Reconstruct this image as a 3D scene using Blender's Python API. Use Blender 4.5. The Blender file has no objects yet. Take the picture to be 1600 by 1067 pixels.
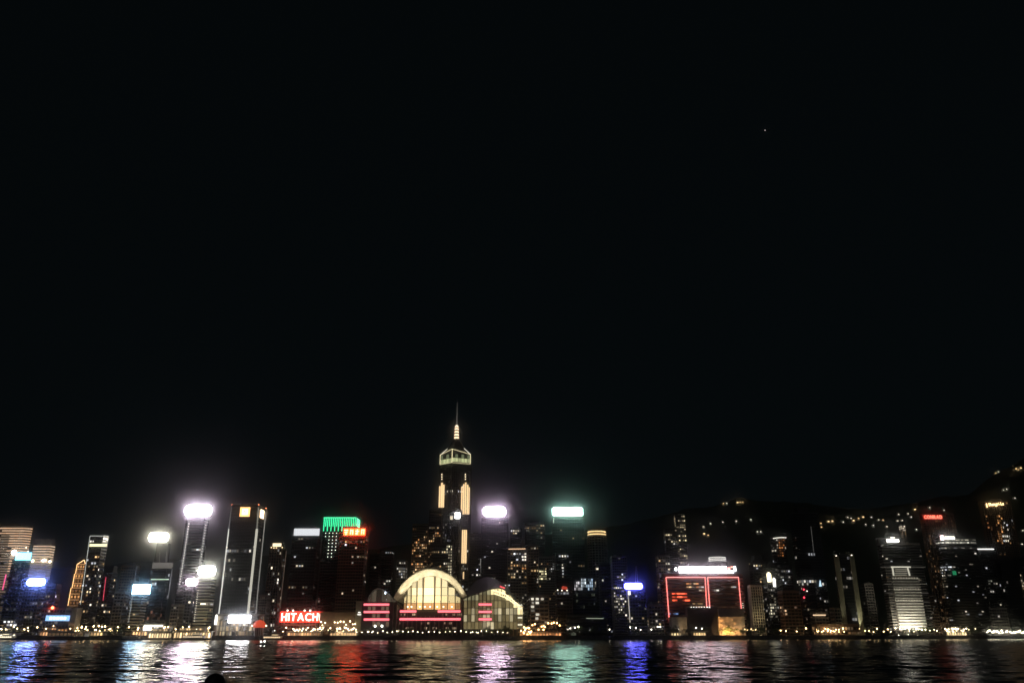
import bpy, bmesh, math, random
import numpy as np
from mathutils import Vector
R = math.radians
random.seed(7)
sc = bpy.context.scene
col = sc.collection

# ------------------------------------------------------------------ camera
F = 1267.0; HC = 6.5; PITCH = math.atan((990.0 - 533.5) / F)
SP, CP = math.sin(PITCH), math.cos(PITCH)
cam_d = bpy.data.cameras.new('camera'); cam = bpy.data.objects.new('camera', cam_d); col.objects.link(cam)
cam_d.sensor_width = 36; cam_d.lens = F / 1600 * 36; cam_d.clip_start = 0.1; cam_d.clip_end = 20000
cam.location = (0, 0, HC); cam.rotation_euler = (R(90) + PITCH, 0, 0)
sc.camera = cam

# ------------------------------------------------------------------ night sky, added fill light, exposure
w = bpy.data.worlds.new('World'); sc.world = w; w.use_nodes = True
wn = w.node_tree; bg = wn.nodes['Background']
sky = wn.nodes.new('ShaderNodeTexSky'); sky.sky_type = 'NISHITA'; sky.sun_disc = False
sky.sun_elevation = R(35); sky.sun_rotation = R(200); sky.dust_density = 4.0; sky.air_density = 1.0
tint = wn.nodes.new('ShaderNodeMix'); tint.data_type = 'RGBA'; tint.blend_type = 'MULTIPLY'; tint.inputs['Factor'].default_value = 1
tint.inputs['B'].default_value = (.45, .55, .45, 1)
wn.links.new(sky.outputs['Color'], tint.inputs['A']); glow = wn.nodes.new('ShaderNodeMix'); glow.data_type = 'RGBA'; glow.blend_type = 'ADD'; glow.inputs['Factor'].default_value = 1
glow.inputs['B'].default_value = (3.2, 5.4, 6.2, 1)      # even city sky glow
wn.links.new(tint.outputs['Result'], glow.inputs['A']); wn.links.new(glow.outputs['Result'], bg.inputs['Color']); bg.inputs['Strength'].default_value = 0.00036
sl = bpy.data.lights.new('fill_sun', 'SUN'); sl.energy = 0.05; sl.angle = R(0.5); sl.color = (0.85, 0.92, 1.0)  # added dim sun lamp: lifts hill and facades, standing in for city light
so = bpy.data.objects.new('fill_sun', sl); col.objects.link(so)
so.rotation_euler = (R(55), 0, R(-20))
vs = sc.view_settings; vs.view_transform = 'Standard'; vs.look = 'None'; vs.exposure = 0; vs.gamma = 1
cy = sc.cycles
cy.use_denoising = True; cy.max_bounces = 5; cy.diffuse_bounces = 2; cy.glossy_bounces = 3
cy.transmission_bounces = 2; cy.volume_bounces = 1; cy.transparent_max_bounces = 4
cy.sample_clamp_indirect = 6.0; cy.caustics_reflective = True; cy.caustics_refractive = False

# ------------------------------------------------------------------ pixel <-> place
def P(u, v, D):
    xc = (u - 800) / F; yc = (533.5 - v) / F
    y = CP - yc * SP; z = SP + yc * CP
    return Vector((D * xc / y, D, HC + D * z / y))
def UV(p):
    z = p[2] - HC; d = p[1] * CP + z * SP
    return 800 + F * p[0] / d, 533.5 - F * (-p[1] * SP + z * CP) / d
def lerp_tab(tab, x):
    if x <= tab[0][0]: return tab[0][1]
    for (a, b), (c, d) in zip(tab, tab[1:]):
        if x <= c: return b + (d - b) * (x - a) / (c - a)
    return tab[-1][1]
SHORE = [(-300, 1000), (330, 1000), (545, 990), (570, 985), (830, 985), (880, 1005), (1000, 1035), (1200, 1075), (1400, 1140), (1600, 1240), (1900, 1400)]
def shore(u): return lerp_tab(SHORE, u)
GZ = 4.0

# ------------------------------------------------------------------ materials
def new_mat(name):
    m = bpy.data.materials.new(name); m.use_nodes = True
    nt = m.node_tree; return m, nt, nt.nodes['Principled BSDF']
def pbr(name, c, rough=0.7, metal=0.0, var=0.25, scale=0.15, spec=0.4):
    m, nt, b = new_mat(name)
    tc = nt.nodes.new('ShaderNodeTexCoord'); n = nt.nodes.new('ShaderNodeTexNoise')
    n.inputs['Scale'].default_value = scale; n.inputs['Detail'].default_value = 5
    r = nt.nodes.new('ShaderNodeValToRGB')
    r.color_ramp.elements[0].position = .3; r.color_ramp.elements[1].position = .7
    r.color_ramp.elements[0].color = (*[x * (1 - var) for x in c], 1); r.color_ramp.elements[1].color = (*[min(1, x * (1 + var)) for x in c], 1)
    nt.links.new(tc.outputs['Object'], n.inputs['Vector']); nt.links.new(n.outputs['Fac'], r.inputs['Fac'])
    nt.links.new(r.outputs['Color'], b.inputs['Base Color'])
    b.inputs['Roughness'].default_value = rough; b.inputs['Metallic'].default_value = metal
    b.inputs['Specular IOR Level'].default_value = spec
    return m
def emit(name, c, s, sample=True):
    m = bpy.data.materials.new(name); m.use_nodes = True; nt = m.node_tree
    nt.nodes.clear(); o = nt.nodes.new('ShaderNodeOutputMaterial'); e = nt.nodes.new('ShaderNodeEmission')
    e.inputs['Color'].default_value = (*c, 1); e.inputs['Strength'].default_value = s
    nt.links.new(e.outputs[0], o.inputs['Surface'])
    m.cycles.emission_sampling = 'AUTO' if sample else 'NONE'
    return m
EM = {}
def E(c, s, sample=True):
    k = (c, s, sample)
    if k not in EM: EM[k] = emit('light_%d' % len(EM), c, s, sample)
    return EM[k]
M = dict(
    concrete=pbr('concrete', (.22, .2, .18)), pale=pbr('pale_stone', (.5, .47, .42)), brown=pbr('brown_stone', (.2, .13, .085)),
    dark=pbr('dark_cladding', (.028, .029, .031), .5), bluegrey=pbr('blue_grey_cladding', (.1, .115, .13), .45),
    white=pbr('white_panel', (.72, .7, .66), .5), gold=pbr('bronze_cladding', (.2, .14, .07), .4, .3), metal=pbr('grey_metal', (.2, .2, .2), .4, .8),
    black=pbr('black_paint', (.02, .02, .02), .5), glass=pbr('dark_glass', (.012, .014, .016), .08, 0, .2, .5, .6),
    leaf=pbr('leaf', (.05, .085, .03), .6, 0, .4, .6), bark=pbr('bark', (.07, .05, .035), .9),
    asphalt=pbr('asphalt', (.05, .05, .05), .85), paving=pbr('paving', (.2, .19, .175), .8), seawall=pbr('seawall_stone', (.1, .095, .085), .9, 0, .4, .4),
    hill=pbr('hill_scrub', (.035, .05, .022), .95, 0, .5, .02), red=pbr('red_paint', (.5, .03, .02), .4), hull=pbr('hull_paint', (.03, .04, .05), .35),
    hair=pbr('black_hair', (.012, .01, .009), .55, 0, .3, 40), skin=pbr('skin', (.5, .33, .24), .5), jacket=pbr('navy_jacket', (.025, .03, .05), .8), jeans=pbr('dark_jeans', (.03, .035, .05), .85), shoe=pbr('black_shoe', (.02, .02, .02), .6),
    roofblack=pbr('black_roof_sheet', (.012, .012, .013), .7, spec=.1), roof=pbr('roof_felt', (.08, .08, .08), .9), olive=pbr('olive_stone', (.36, .34, .24)), tile=pbr('roof_tile', (.18, .08, .05), .8),
)
# lit windows: colour and brightness are stored per window
def lit_mat():
    m = bpy.data.materials.new('lit_window'); m.use_nodes = True; nt = m.node_tree
    nt.nodes.clear(); o = nt.nodes.new('ShaderNodeOutputMaterial'); e = nt.nodes.new('ShaderNodeEmission')
    a = nt.nodes.new('ShaderNodeAttribute'); a.attribute_name = 'glow'
    nt.links.new(a.outputs['Color'], e.inputs['Color']); nt.links.new(e.outputs[0], o.inputs['Surface'])
    m.cycles.emission_sampling = 'NONE'; return m
LIT = lit_mat()

# ------------------------------------------------------------------ mesh builder
class MB:
    def __init__(s): s.v = []; s.f = []; s.m = []; s.c = []
    def face(s, pts, mi=0, c=None):
        n = len(s.v); s.v.extend(tuple(p) for p in pts); s.f.append(tuple(range(n, n + len(pts)))); s.m.append(mi); s.c.append(c)
    def hexa(s, b, t, mi=0):           # b, t: lists of points (bottom loop ccw from above, top loop)
        n = len(s.v); k = len(b); s.v.extend(tuple(p) for p in b); s.v.extend(tuple(p) for p in t)
        fs = [tuple(range(n + k - 1, n - 1, -1)), tuple(range(n + k, n + 2 * k))]
        fs += [(n + i, n + (i + 1) % k, n + k + (i + 1) % k, n + k + i) for i in range(k)]
        s.f += fs; s.m += [mi] * len(fs); s.c += [None] * len(fs)
    def prism(s, poly, z0, z1, mi=0): s.hexa([(x, y, z0) for x, y in poly], [(x, y, z1) for x, y in poly], mi)
    def box(s, x0, x1, y0, y1, z0, z1, mi=0): s.prism([(x0, y0), (x1, y0), (x1, y1), (x0, y1)], z0, z1, mi)
    def bar(s, a, b, r, n=6, r2=None, mi=0):
        a = Vector(a); b = Vector(b); d = (b - a).normalized()
        q = d.cross(Vector((0, 0, 1)) if abs(d.z) < .9 else Vector((1, 0, 0))).normalized(); t = d.cross(q)
        r2 = r if r2 is None else r2
        L = lambda p, rr: [p + (q * math.cos(2 * math.pi * i / n + .4) + t * math.sin(2 * math.pi * i / n + .4)) * rr for i in range(n)]
        s.hexa(L(a, r), L(b, r2), mi)
    def lathe(s, c, prof, n=12, mi=0):
        base = len(s.v)
        for r, z in prof:
            for i in range(n):
                a = 2 * math.pi * i / n; s.v.append((c[0] + r * math.cos(a), c[1] + r * math.sin(a), c[2] + z))
        for j in range(len(prof) - 1):
            for i in range(n):
                k = (i + 1) % n
                s.f.append((base + j * n + i, base + j * n + k, base + (j + 1) * n + k, base + (j + 1) * n + i)); s.m.append(mi); s.c.append(None)
        for j, rev in ((0, True), (len(prof) - 1, False)):
            loop = [base + j * n + i for i in range(n)]
            s.f.append(tuple(reversed(loop)) if rev else tuple(loop)); s.m.append(mi); s.c.append(None)
    def mesh(s, name, mats):
        me = bpy.data.meshes.new(name); me.from_pydata(s.v, [], s.f)
        for m in mats: me.materials.append(m)
        if len(mats) > 1: me.polygons.foreach_set('material_index', s.m)
        if any(c is not None for c in s.c):
            at = me.attributes.new('glow', 'FLOAT_COLOR', 'FACE'); flat = []
            for c in s.c: flat += [*(c or (0, 0, 0)), 1.0]
            at.data.foreach_set('color', flat)
        me.update(); return me
    def build(s, name, mats, parent=None, origin=None, smooth=False):
        if not isinstance(mats, (list, tuple)): mats = [mats]
        if origin is None and parent is not None: origin = parent.location
        if origin is not None: s.v = [(a - origin[0], b - origin[1], c - origin[2]) for a, b, c in s.v]
        me = s.mesh(name, mats); o = bpy.data.objects.new(name, me); col.objects.link(o)
        if smooth: me.polygons.foreach_set('use_smooth', [True] * len(me.polygons))
        if parent is not None: o.parent = parent
        elif origin is not None: o.location = origin
        return o
def tag(o, label=None, cat=None, group=None, kind=None):
    if label: o['label'] = label
    if cat: o['category'] = cat
    if group: o['group'] = group
    if kind: o['kind'] = kind
    return o
def thing(name, label, cat, loc=(0, 0, 0), group=None, rz=0):
    o = bpy.data.objects.new(name, None); o.empty_display_size = 1; col.objects.link(o)
    o.location = loc; o.rotation_euler.z = rz
    return tag(o, label, cat, group)
def sub(mb, name, mat, part, root, **k):     # a piece of a part: the part sits at the root's origin
    return mb.build(name, mat, part, origin=root.location, **k)
def dup(root, loc, rz=None, label=None, scale=None):
    r = root.copy(); col.objects.link(r); r.location = loc
    if rz is not None: r.rotation_euler.z = rz
    if scale: r.scale = scale
    if label: r['label'] = label
    for ch in root.children:
        c = ch.copy(); col.objects.link(c); c.parent = r
        for g in ch.children:
            d = g.copy(); col.objects.link(d); d.parent = c
    return r

WARM = [(1, .72, .38), (1, .8, .52), (1, .62, .28), (1, .88, .68)]
COOL = [(1, .93, .8), (.95, .97, 1), (1, .85, .6)]
MIX = WARM + COOL
ORANGE = [(1, .42, .14), (1, .55, .22), (1, .66, .35)]
WHITE = [(1, .88, .68), (1, .93, .8), (.92, .95, 1)]

# ================================================================== THE SETTING
def water():
    # real waves: a sheet whose rows and columns widen with distance, plus a flat apron to the sides
    rng = np.random.default_rng(5)
    cols_, rows_ = 820, 1130
    D = 84.0 * np.exp(np.linspace(0, math.log(1270 / 84.0), rows_)); s = np.linspace(-1, 1, cols_)
    X = (s[None, :] * D[:, None] * .74); Y = np.repeat(D[:, None], cols_, 1); Z = np.zeros_like(X)
    gap = np.gradient(D)[:, None]; sx = (D * .74 * 2 / cols_)[:, None]
    for i in range(54):
        L = 1.3 * (24 / 1.3) ** (i / 53.0) * rng.uniform(.9, 1.1); k = 2 * math.pi / L
        th = rng.normal(0, .42); slope = WAVE * (.55 + .45 * math.sin(i)) * (1.0 if L < 8 else .6)
        fade = np.clip((L / gap - 2.2) / 2.5, 0, 1) * np.clip((L / (max(abs(math.sin(th)), .12) * sx) - 2.2) / 2.5, 0, 1)
        ph = k * (X * math.sin(th) + Y * math.cos(th)) + rng.uniform(0, 6.28)
        # groups of waves come and go
        env = .55 + .45 * np.sin(X * rng.uniform(.004, .02) + Y * rng.uniform(-.03, .03) + rng.uniform(0, 6.28))
        Z += slope / k * fade * env * (np.sin(ph) + .22 * np.sin(2 * ph))
    me = bpy.data.meshes.new('harbour_water'); nv = rows_ * cols_
    co = np.empty((nv + 4, 3), np.float32); co[:nv, 0] = X.ravel(); co[:nv, 1] = Y.ravel(); co[:nv, 2] = Z.ravel()
    co[nv:] = [(-3000, -120, -.9), (3000, -120, -.9), (3000, 2000, -.9), (-3000, 2000, -.9)]
    a = (np.arange(rows_ - 1)[:, None] * cols_ + np.arange(cols_ - 1)[None, :]).ravel()
    q = np.stack([a, a + 1, a + cols_ + 1, a + cols_], 1); q = np.vstack([q, [[nv, nv + 1, nv + 2, nv + 3]]]).astype(np.int32)
    me.vertices.add(nv + 4); me.vertices.foreach_set('co', co.ravel()); me.loops.add(q.size); me.loops.foreach_set('vertex_index', q.ravel())
    me.polygons.add(len(q)); me.polygons.foreach_set('loop_start', np.arange(0, q.size, 4, dtype=np.int32)); me.update(calc_edges=True)
    me.polygons.foreach_set('use_smooth', np.ones(len(q), bool))
    m, nt, p = new_mat('harbour_water')
    p.inputs['Base Color'].default_value = (.003, .006, .008, 1); p.inputs['Roughness'].default_value = .09; p.inputs['IOR'].default_value = 1.16
    tc = nt.nodes.new('ShaderNodeTexCoord'); prev = None
    for sx_, sy_, scale, dist, det in ((.5, 1, .9, .1, 4), (.8, 1, 3.5, .012, 3)):
        mp = nt.nodes.new('ShaderNodeMapping'); mp.inputs['Scale'].default_value = (sx_, sy_, 1); mp.inputs['Rotation'].default_value = (0, 0, R(7))
        n = nt.nodes.new('ShaderNodeTexNoise'); n.inputs['Scale'].default_value = scale; n.inputs['Detail'].default_value = det
        bp = nt.nodes.new('ShaderNodeBump'); bp.inputs['Strength'].default_value = 1; bp.inputs['Distance'].default_value = dist
        nt.links.new(tc.outputs['Object'], mp.inputs[0]); nt.links.new(mp.outputs[0], n.inputs['Vector']); nt.links.new(n.outputs['Fac'], bp.inputs['Height'])
        if prev: nt.links.new(prev.outputs[0], bp.inputs['Normal'])
        prev = bp
    nt.links.new(prev.outputs[0], p.inputs['Normal'])
    me.materials.append(m); o = bpy.data.objects.new('harbour_water', me); col.objects.link(o); tag(o, kind='structure')
WAVE = .047
water()
def land():
    pts = []
    for u, d in SHORE: pts.append((P(u, 999, d).x, d))
    pts = [(-3000, 1000)] + pts + [(3000, 1700)]
    b = MB(); b.face([(x, y, GZ) for x, y in pts] + [(3000, 5000, GZ), (-3000, 5000, GZ)])
    tag(b.build('city_ground', M['asphalt']), kind='structure')
    b = MB()
    for (x0, y0), (x1, y1) in zip(pts, pts[1:]):
        b.hexa([(x0, y0 - 1.2, -1), (x1, y1 - 1.2, -1), (x1, y1 + .5, -1), (x0, y0 + .5, -1)], [(x0, y0 - .6, GZ + .02), (x1, y1 - .6, GZ + .02), (x1, y1 + .5, GZ + .02), (x0, y0 + .5, GZ + .02)])
        b.hexa([(x0, y0 - .5, GZ), (x1, y1 - .5, GZ), (x1, y1, GZ), (x0, y0, GZ)], [(x0, y0 - .5, GZ + .9), (x1, y1 - .5, GZ + .9), (x1, y1, GZ + .9), (x0, y0, GZ + .9)])
    o = b.build('seawall', M['seawall']); tag(o, 'long dark stone seawall along the far shore', 'seawall')
    b = MB()
    for (x0, y0), (x1, y1) in zip(pts, pts[1:]):
        b.face([(x0, y0 + .6, GZ + .004), (x1, y1 + .6, GZ + .004), (x1, y1 + 9, GZ + .004), (x0, y0 + 9, GZ + .004)])
    tag(b.build('waterfront_path', M['paving']), kind='structure')
land()
# near promenade
b = MB(); b.box(-90, 90, -90, 9.2, -1, 4.5); b.box(-90, 90, 8.7, 9.25, 4.5, 4.62)
tag(b.build('near_promenade', M['paving'], origin=(0, 0, 0)), kind='structure')
# hills
RIDGE = [(-600, 905), (0, 890), (400, 872), (800, 842), (1000, 815), (1100, 792), (1150, 776), (1230, 786), (1330, 797), (1430, 786), (1500, 772), (1550, 735), (1600, 716), (1700, 706), (2200, 800)]
def hill_z(x, y):
    ur = 800 + F * x / (y * 1.0); ur = 800 + (x / y) * F * .985
    top = P(ur, lerp_tab(RIDGE, ur), 2900).z
    t = (y - 1750) / 1150.0
    if t <= 0: return GZ
    k = (3 * t * t - 2 * t ** 3) if t < 1 else max(.3, 1 - .25 * (t - 1))
    bump = 9 * math.sin(x * .011 + y * .004) * math.sin(y * .009 - x * .003) + 5 * math.sin(x * .037 + 1.3) * math.sin(y * .031) + 3 * math.sin(x * .09) * math.sin(y * .08 + x * .02)
    return GZ + max(0, (top - GZ - 6) * k + bump * min(1, t * 3))
def hills():
    nx, ny = 200, 70; b = MB()
    for j in range(ny + 1):
        for i in range(nx + 1):
            x = -2600 + 5300 * i / nx; y = 1740 + 2600 * j / ny; b.v.append((x, y, hill_z(x, y) - .05))
    for j in range(ny):
        for i in range(nx):
            a = j * (nx + 1) + i; b.f.append((a, a + 1, a + nx + 2, a + nx + 1)); b.m.append(0); b.c.append(None)
    tag(b.build('hills', M['hill'], smooth=True), kind='structure')
hills()

# ================================================================== BUILDERS
CAMP = Vector((0, 0, HC))
def in_px(p, box): 
    u, v = UV(p); return box[0] <= u <= box[1] and box[2] <= v <= box[3]
def facade(root, poly, z0, z1, style='grid', mat='concrete', fh=3.8, bw=3.6, lit=.06, cols=MIX, amp=1.0, patches=(), even=False, rnd=None):
    """wall, facade_frame and window_glazing of one block with footprint poly (ccw)"""
    rnd = rnd or random
    core = MB(); core.prism(poly, z0, z1); core.build('wall', M[mat], root)
    fr = MB(); wi = MB(); nf = max(1, int((z1 - z0 - 1.0) / fh)); fh = (z1 - z0 - 1.0) / nf
    band, pw, pd = dict(grid=(.38, .7, .30), ribbon=(.5, 0, 0), vertical=(.22, 1.1, .55), glass=(.12, .16, .14), blank=(.03, .12, .06))[style]
    n = len(poly)
    for i in range(n):
        a = Vector(poly[i]); c = Vector(poly[(i + 1) % n]); d = c - a; L = d.length
        if L < .8: continue
        d /= L; nm = Vector((d.y, -d.x))
        mid = (a + c) / 2
        if nm.dot(-mid) < -.12 * mid.length: continue
        nb = max(1, round(L / bw)); b = L / nb
        def q(s, t): p = a + d * s + nm * t; return p.x, p.y
        bd = .28 if style != 'glass' else .1
        for k in range(nf + 1):
            zb = z0 + k * fh - (fh * band * .5 if k else 0); zt = zb + fh * band
            if k == nf: zt = z1 - .05
            fr.prism([q(-bd if style != 'glass' else 0, bd), q(L + (bd if style != 'glass' else 0), bd), q(L, -.05), q(0, -.05)][:4], zb, zt)
        if pw:
            for k in range(nb + 1):
                s = min(max(k * b, pw / 2), L - pw / 2)
                fr.prism([q(s - pw / 2, pd), q(s + pw / 2, pd), q(s + pw / 2, -.04), q(s - pw / 2, -.04)], z0, z1 - .1)
        for k in range(nf if style != 'blank' else 0):
            za = z0 + k * fh + fh * band * .5 + .05; zc = z0 + (k + 1) * fh - fh * band * .5 - .05
            runl = 0
            for j in range(nb):
                s0 = j * b + pw * .5; s1 = (j + 1) * b - pw * .5
                x0, y0 = q(s0, .06); x1, y1 = q(s1, .06)
                cen = Vector(((x0 + x1) / 2, (y0 + y1) / 2, (za + zc) / 2)); u, v = UV(cen)
                pr, cc, am = lit, cols, amp
                for pt in patches:
                    if pt[0] <= u <= pt[1] and pt[2] <= v <= pt[3]: pr, cc, am = pt[4], pt[5], pt[6]
                if runl > 0 and pr > 0: on = True; runl -= 1
                else:
                    on = rnd.random() < pr
                    if on and rnd.random() < .22: runl = rnd.randint(1, 2)
                g = None
                if on and not even and style != 'ribbon':
                    t0 = rnd.uniform(0, .3); t1 = rnd.uniform(.7, 1); x0, x1, y0, y1 = x0 + (x1 - x0) * t0, x0 + (x1 - x0) * t1, y0 + (y1 - y0) * t0, y0 + (y1 - y0) * t1
                if on:
                    s = am * ((.85 + .3 * rnd.random()) if even else (.18 + 1.6 * rnd.random() ** 2.6)); ccx = rnd.choice(cc); g = tuple(x * s for x in ccx)
                wi.face([(x0, y0, za), (x1, y1, za), (x1, y1, zc), (x0, y0, zc)], 1 if on else 0, g or (0, 0, 0))
    tag(fr.build('facade_frame', M[mat], root), kind='stuff')
    if wi.f: tag(wi.build('window_glazing', [M['glass'], LIT], root), kind='stuff')

def rect(u0, u1, v, D, dep, rot=0):
    x0 = P(u0, v, D).x; x1 = P(u1, v, D).x
    pts = [(x0, D), (x1, D), (x1, D + dep), (x0, D + dep)]
    if rot:
        cx, cy_ = (x0 + x1) / 2, D + dep / 2; ca, sa = math.cos(rot), math.sin(rot)
        pts = [(cx + (x - cx) * ca - (y - cy_) * sa, cy_ + (x - cx) * sa + (y - cy_) * ca) for x, y in pts]
    return pts
def disc(u0, u1, v, D, n=20, ky=1.0):
    x0 = P(u0, v, D).x; x1 = P(u1, v, D).x; r = (x1 - x0) / 2; cx = (x0 + x1) / 2
    return [(cx + r * math.cos(2 * math.pi * i / n), D + r * ky + r * ky * math.sin(2 * math.pi * i / n)) for i in range(n)]
ROOTS = {}
def tower(key, label, u0, u1, v, off, dep=30, rot=0, round_=False, name='office_tower', cat='building', roof=True, mast=0, chamfer=0, setback=None, true_front=False, **k):
    uc = (u0 + u1) / 2; D = shore(uc) + off
    if not true_front and not round_:      # u0..u1 is the whole width seen, the receding side face included
        dep = min(dep, 26 - 15 * abs(uc - 800) / 800)
        if u1 < 800: u1 = 800 - (800 - u1) * (D + dep) / D
        elif u0 > 800: u0 = 800 + (u0 - 800) * (D + dep) / D
    poly = disc(u0, u1, v, D) if round_ else rect(u0, u1, v, D, dep, rot)
    if chamfer and not round_:
        c = chamfer; (ax, ay), (bx, by), (cx, cy_), (dx, dy) = poly
        poly = [(ax, ay + c), (ax + c, ay), (bx - c, by), (bx, by + c), (cx, cy_), (dx, dy)]
    z1 = P(uc, v, D).z
    px = sum(p[0] for p in poly) / len(poly); py = sum(p[1] for p in poly) / len(poly)
    root = thing(name, label, cat, (px, py, GZ)); ROOTS[key] = (root, D, poly, z1)
    rnd = random.Random(hash_(key)); 
    if setback:     # (u0, u1, v) of a narrower upper stage
        su0, su1, sv = setback; sp = rect(su0, su1, sv, D + 2, dep - 4, rot); sz = P((su0 + su1) / 2, sv, D + 3).z
        m = MB(); m.prism(sp, z1, sz); m.build('penthouse', M[k.get('mat', 'concrete')], root)
    facade(root, poly, GZ, z1, rnd=rnd, **k)
    m = MB(); n = len(poly)
    for i in range(n):
        a = Vector(poly[i]); c = Vector(poly[(i + 1) % n]); d = (c - a).normalized(); nm = Vector((d.y, -d.x)) * .12
        m.prism([(a + nm)[:], (c + nm)[:], (c - nm * 3)[:], (a - nm * 3)[:]], z1 - .02, z1 + 1.1)
    m.build('parapet', M[k.get('mat', 'concrete')], root)
    if roof and not setback:
        m = MB(); pl = [(px + (x - px) * .45, py + (y - py) * .5) for x, y in poly]; m.prism(pl, z1, z1 + rnd.uniform(2.5, 5)); m.build('roof_plant_room', M['roof'], root)
    if mast:
        m = MB(); m.bar((px, py, z1), (px, py, z1 + mast), .35, 6, .12); m.build('mast', M['metal'], root)
    return root
def hash_(s):
    h = 17
    for c in s: h = (h * 31 + ord(c)) % 1000003
    return h
def tube(key, name, pts, r, c, s, proud=.8, glue=None):
    """light tube along a line of picture points on the front plane of a building"""
    root, D = ROOTS[key][:2]; m = MB(); q = [P(u, v, D - proud if glue is None else glue) for u, v in pts]
    for a, b in zip(q, q[1:]): m.bar(a, b, r, 6)
    return m.build(name, E(c, s), root)
def panel(key, name, u0, u1, v0, v1, c, s, proud=.9, D=None, th=.5):
    root = ROOTS[key][0]; D = D or ROOTS[key][1]; a = P(u0, v0, D - proud); b = P(u1, v1, D - proud); m = MB()
    m.box(a.x, b.x, a.y - th, a.y, b.z, a.z); m.m = [1, 1, 0, 1, 1, 1]; return m.build(name, [E(c, s), M['black']], root)
def lamp_dots(key, name, pts, r, c, s, proud=.9):
    root, D = ROOTS[key][:2]
    for u, v in pts:
        m = MB(); p = P(u, v, D - proud); m.lathe((p.x, p.y, p.z - r), [(r * .4, 0), (r, r * .6), (r, r * 1.4), (r * .4, 2 * r)], 6); m.build(name, E(c, s), root)
def sign(label, u0, u1, v0, v1, D, c, s, base_z, name='rooftop_sign', split=0, back=None, frame=True, gap=.35, rnd_=0.0):
    """lit sign box with frame and legs down to base_z"""
    a = P(u0, v0, D); b = P(u1, v1, D); root = thing(name, label, 'sign', ((a.x + b.x) / 2, D, base_z))
    w = b.x - a.x
    def lit_box(x0, x1, z0, z1):
        q = min(x1 - x0, z1 - z0) * .5 * rnd_; loop = []
        for cx, cz, s0 in ((x1 - q, z0 + q, -90), (x1 - q, z1 - q, 0), (x0 + q, z1 - q, 90), (x0 + q, z0 + q, 180)):
            for t in ((0, 30, 60, 90) if q > .05 else (45,)):
                an = R(s0 + t); loop.append((cx + q * math.cos(an), cz + q * math.sin(an)))
        m = MB(); m.hexa([(x, D - .02, z) for x, z in loop], [(x, D - .5, z) for x, z in loop]); o = m.build('sign_box', M['black'], root)
        m = MB(); m.face([(x, D - .54, z) for x, z in loop]); sub(m, 'light_panel', E(c, s), o, root)
    if split:
        for i in range(split): lit_box(a.x + w * i / split + gap, a.x + w * (i + 1) / split - gap, b.z, a.z)
    else: lit_box(a.x, b.x, b.z, a.z)
    if back:
        m = MB(); m.box(a.x - 1, b.x + 1, D + .05, D + .5, b.z - 1, a.z + 1); m.build('backing', back, root)
    if frame:
        m = MB()
        for t in (.02, .5, .98):
            x = a.x + w * t; m.box(x - .2, x + .2, D + .6, D + 1.1, base_z, a.z - .3); m.bar((x, D + 3.4, base_z), (x, D + 1.0, b.z + (a.z - b.z) * .6), .15, 4)
        m.box(a.x, b.x, D + .55, D + .9, b.z + .3, b.z + .7); m.box(a.x, b.x, D + .55, D + .9, a.z - 1.0, a.z - .6)
        m.build('support_frame', M['metal'], root)
    return root
def topz(key): return ROOTS[key][3]
def text_sign(root, txt, u0, u1, v0, v1, D, mat, depth=.6, bold=.02, dv=0.0, gap_=.12):
    cu = bpy.data.curves.new('t', 'FONT'); o = bpy.data.objects.new('t', cu); col.objects.link(o)
    x = 0; glyphs = []
    for ch in txt:
        cu.body = ch; cu.extrude = .05; cu.offset = bold; bpy.context.view_layer.update()
        me = bpy.data.meshes.new_from_object(o.evaluated_get(bpy.context.evaluated_depsgraph_get()))
        xs = [v.co.x for v in me.vertices]
        if not xs: x += .3; continue
        glyphs.append((me, x - min(xs))); x += max(xs) - min(xs) + gap_
    bpy.data.objects.remove(o)
    tot = x - gap_; a = P(u0, v0, D); b = P(u1, v1, D); W = b.x - a.x
    ys = [v.co.y for g, _ in glyphs for v in g.vertices]; y0, y1 = min(ys), max(ys); z0, z1 = P((u0 + u1) / 2, v1, D).z, P((u0 + u1) / 2, v0, D).z
    za, zb = P(u0, v1, D).z, P(u1, v1 + dv, D).z
    for me, gx in glyphs:
        me.name = 'letter'; me.materials.clear(); me.materials.append(mat)
        for vtx in me.vertices:
            t = (vtx.co.x + gx) / tot; X = a.x + t * W; Z = z0 + (vtx.co.y - y0) / (y1 - y0) * (z1 - z0) + (zb - za) * t
            vtx.co = (X - root.location.x, D - depth - vtx.co.z * 4 - root.location.y, Z - root.location.z)
        g = bpy.data.objects.new('letter', me); col.objects.link(g); g.parent = root
FLN = [0]
def floodlight(label, u, off, z, target, power, c, spot=70, blend=.8, glow=30, r=.35):
    D = shore(u) + off; x = P(u, 990, D).x; root = thing('floodlight', label, 'floodlight', (x, D, z))
    t = Vector(target); d = (t - Vector((x, D, z + 1.2))).normalized()
    m = MB(); m.bar((x, D, z), (x, D, z + .9), .1, 6); m.build('stand', M['black'], root)
    m = MB(); p = Vector((x, D, z + 1.2)); m.bar(p - d * .5, p, r * .7, 8, r); m.build('housing', M['black'], root)
    m = MB(); m.bar(p + d * .02, p + d * .06, r * .9, 8); m.build('lens', E(c, glow), root)
    l = bpy.data.lights.new('flood_beam', 'SPOT'); l.energy = power; l.color = c; l.spot_size = R(spot); l.spot_blend = blend; l.shadow_soft_size = .3
    lo = bpy.data.objects.new('flood_beam', l); col.objects.link(lo); lo.parent = root; lo.location = Vector((0, 0, 1.2)) + d * .55
    lo.rotation_euler = d.to_track_quat('-Z', 'Y').to_euler()
    return root
#BODY
# ================================================================== THE SKYLINE, left to right
T = tower
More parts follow.
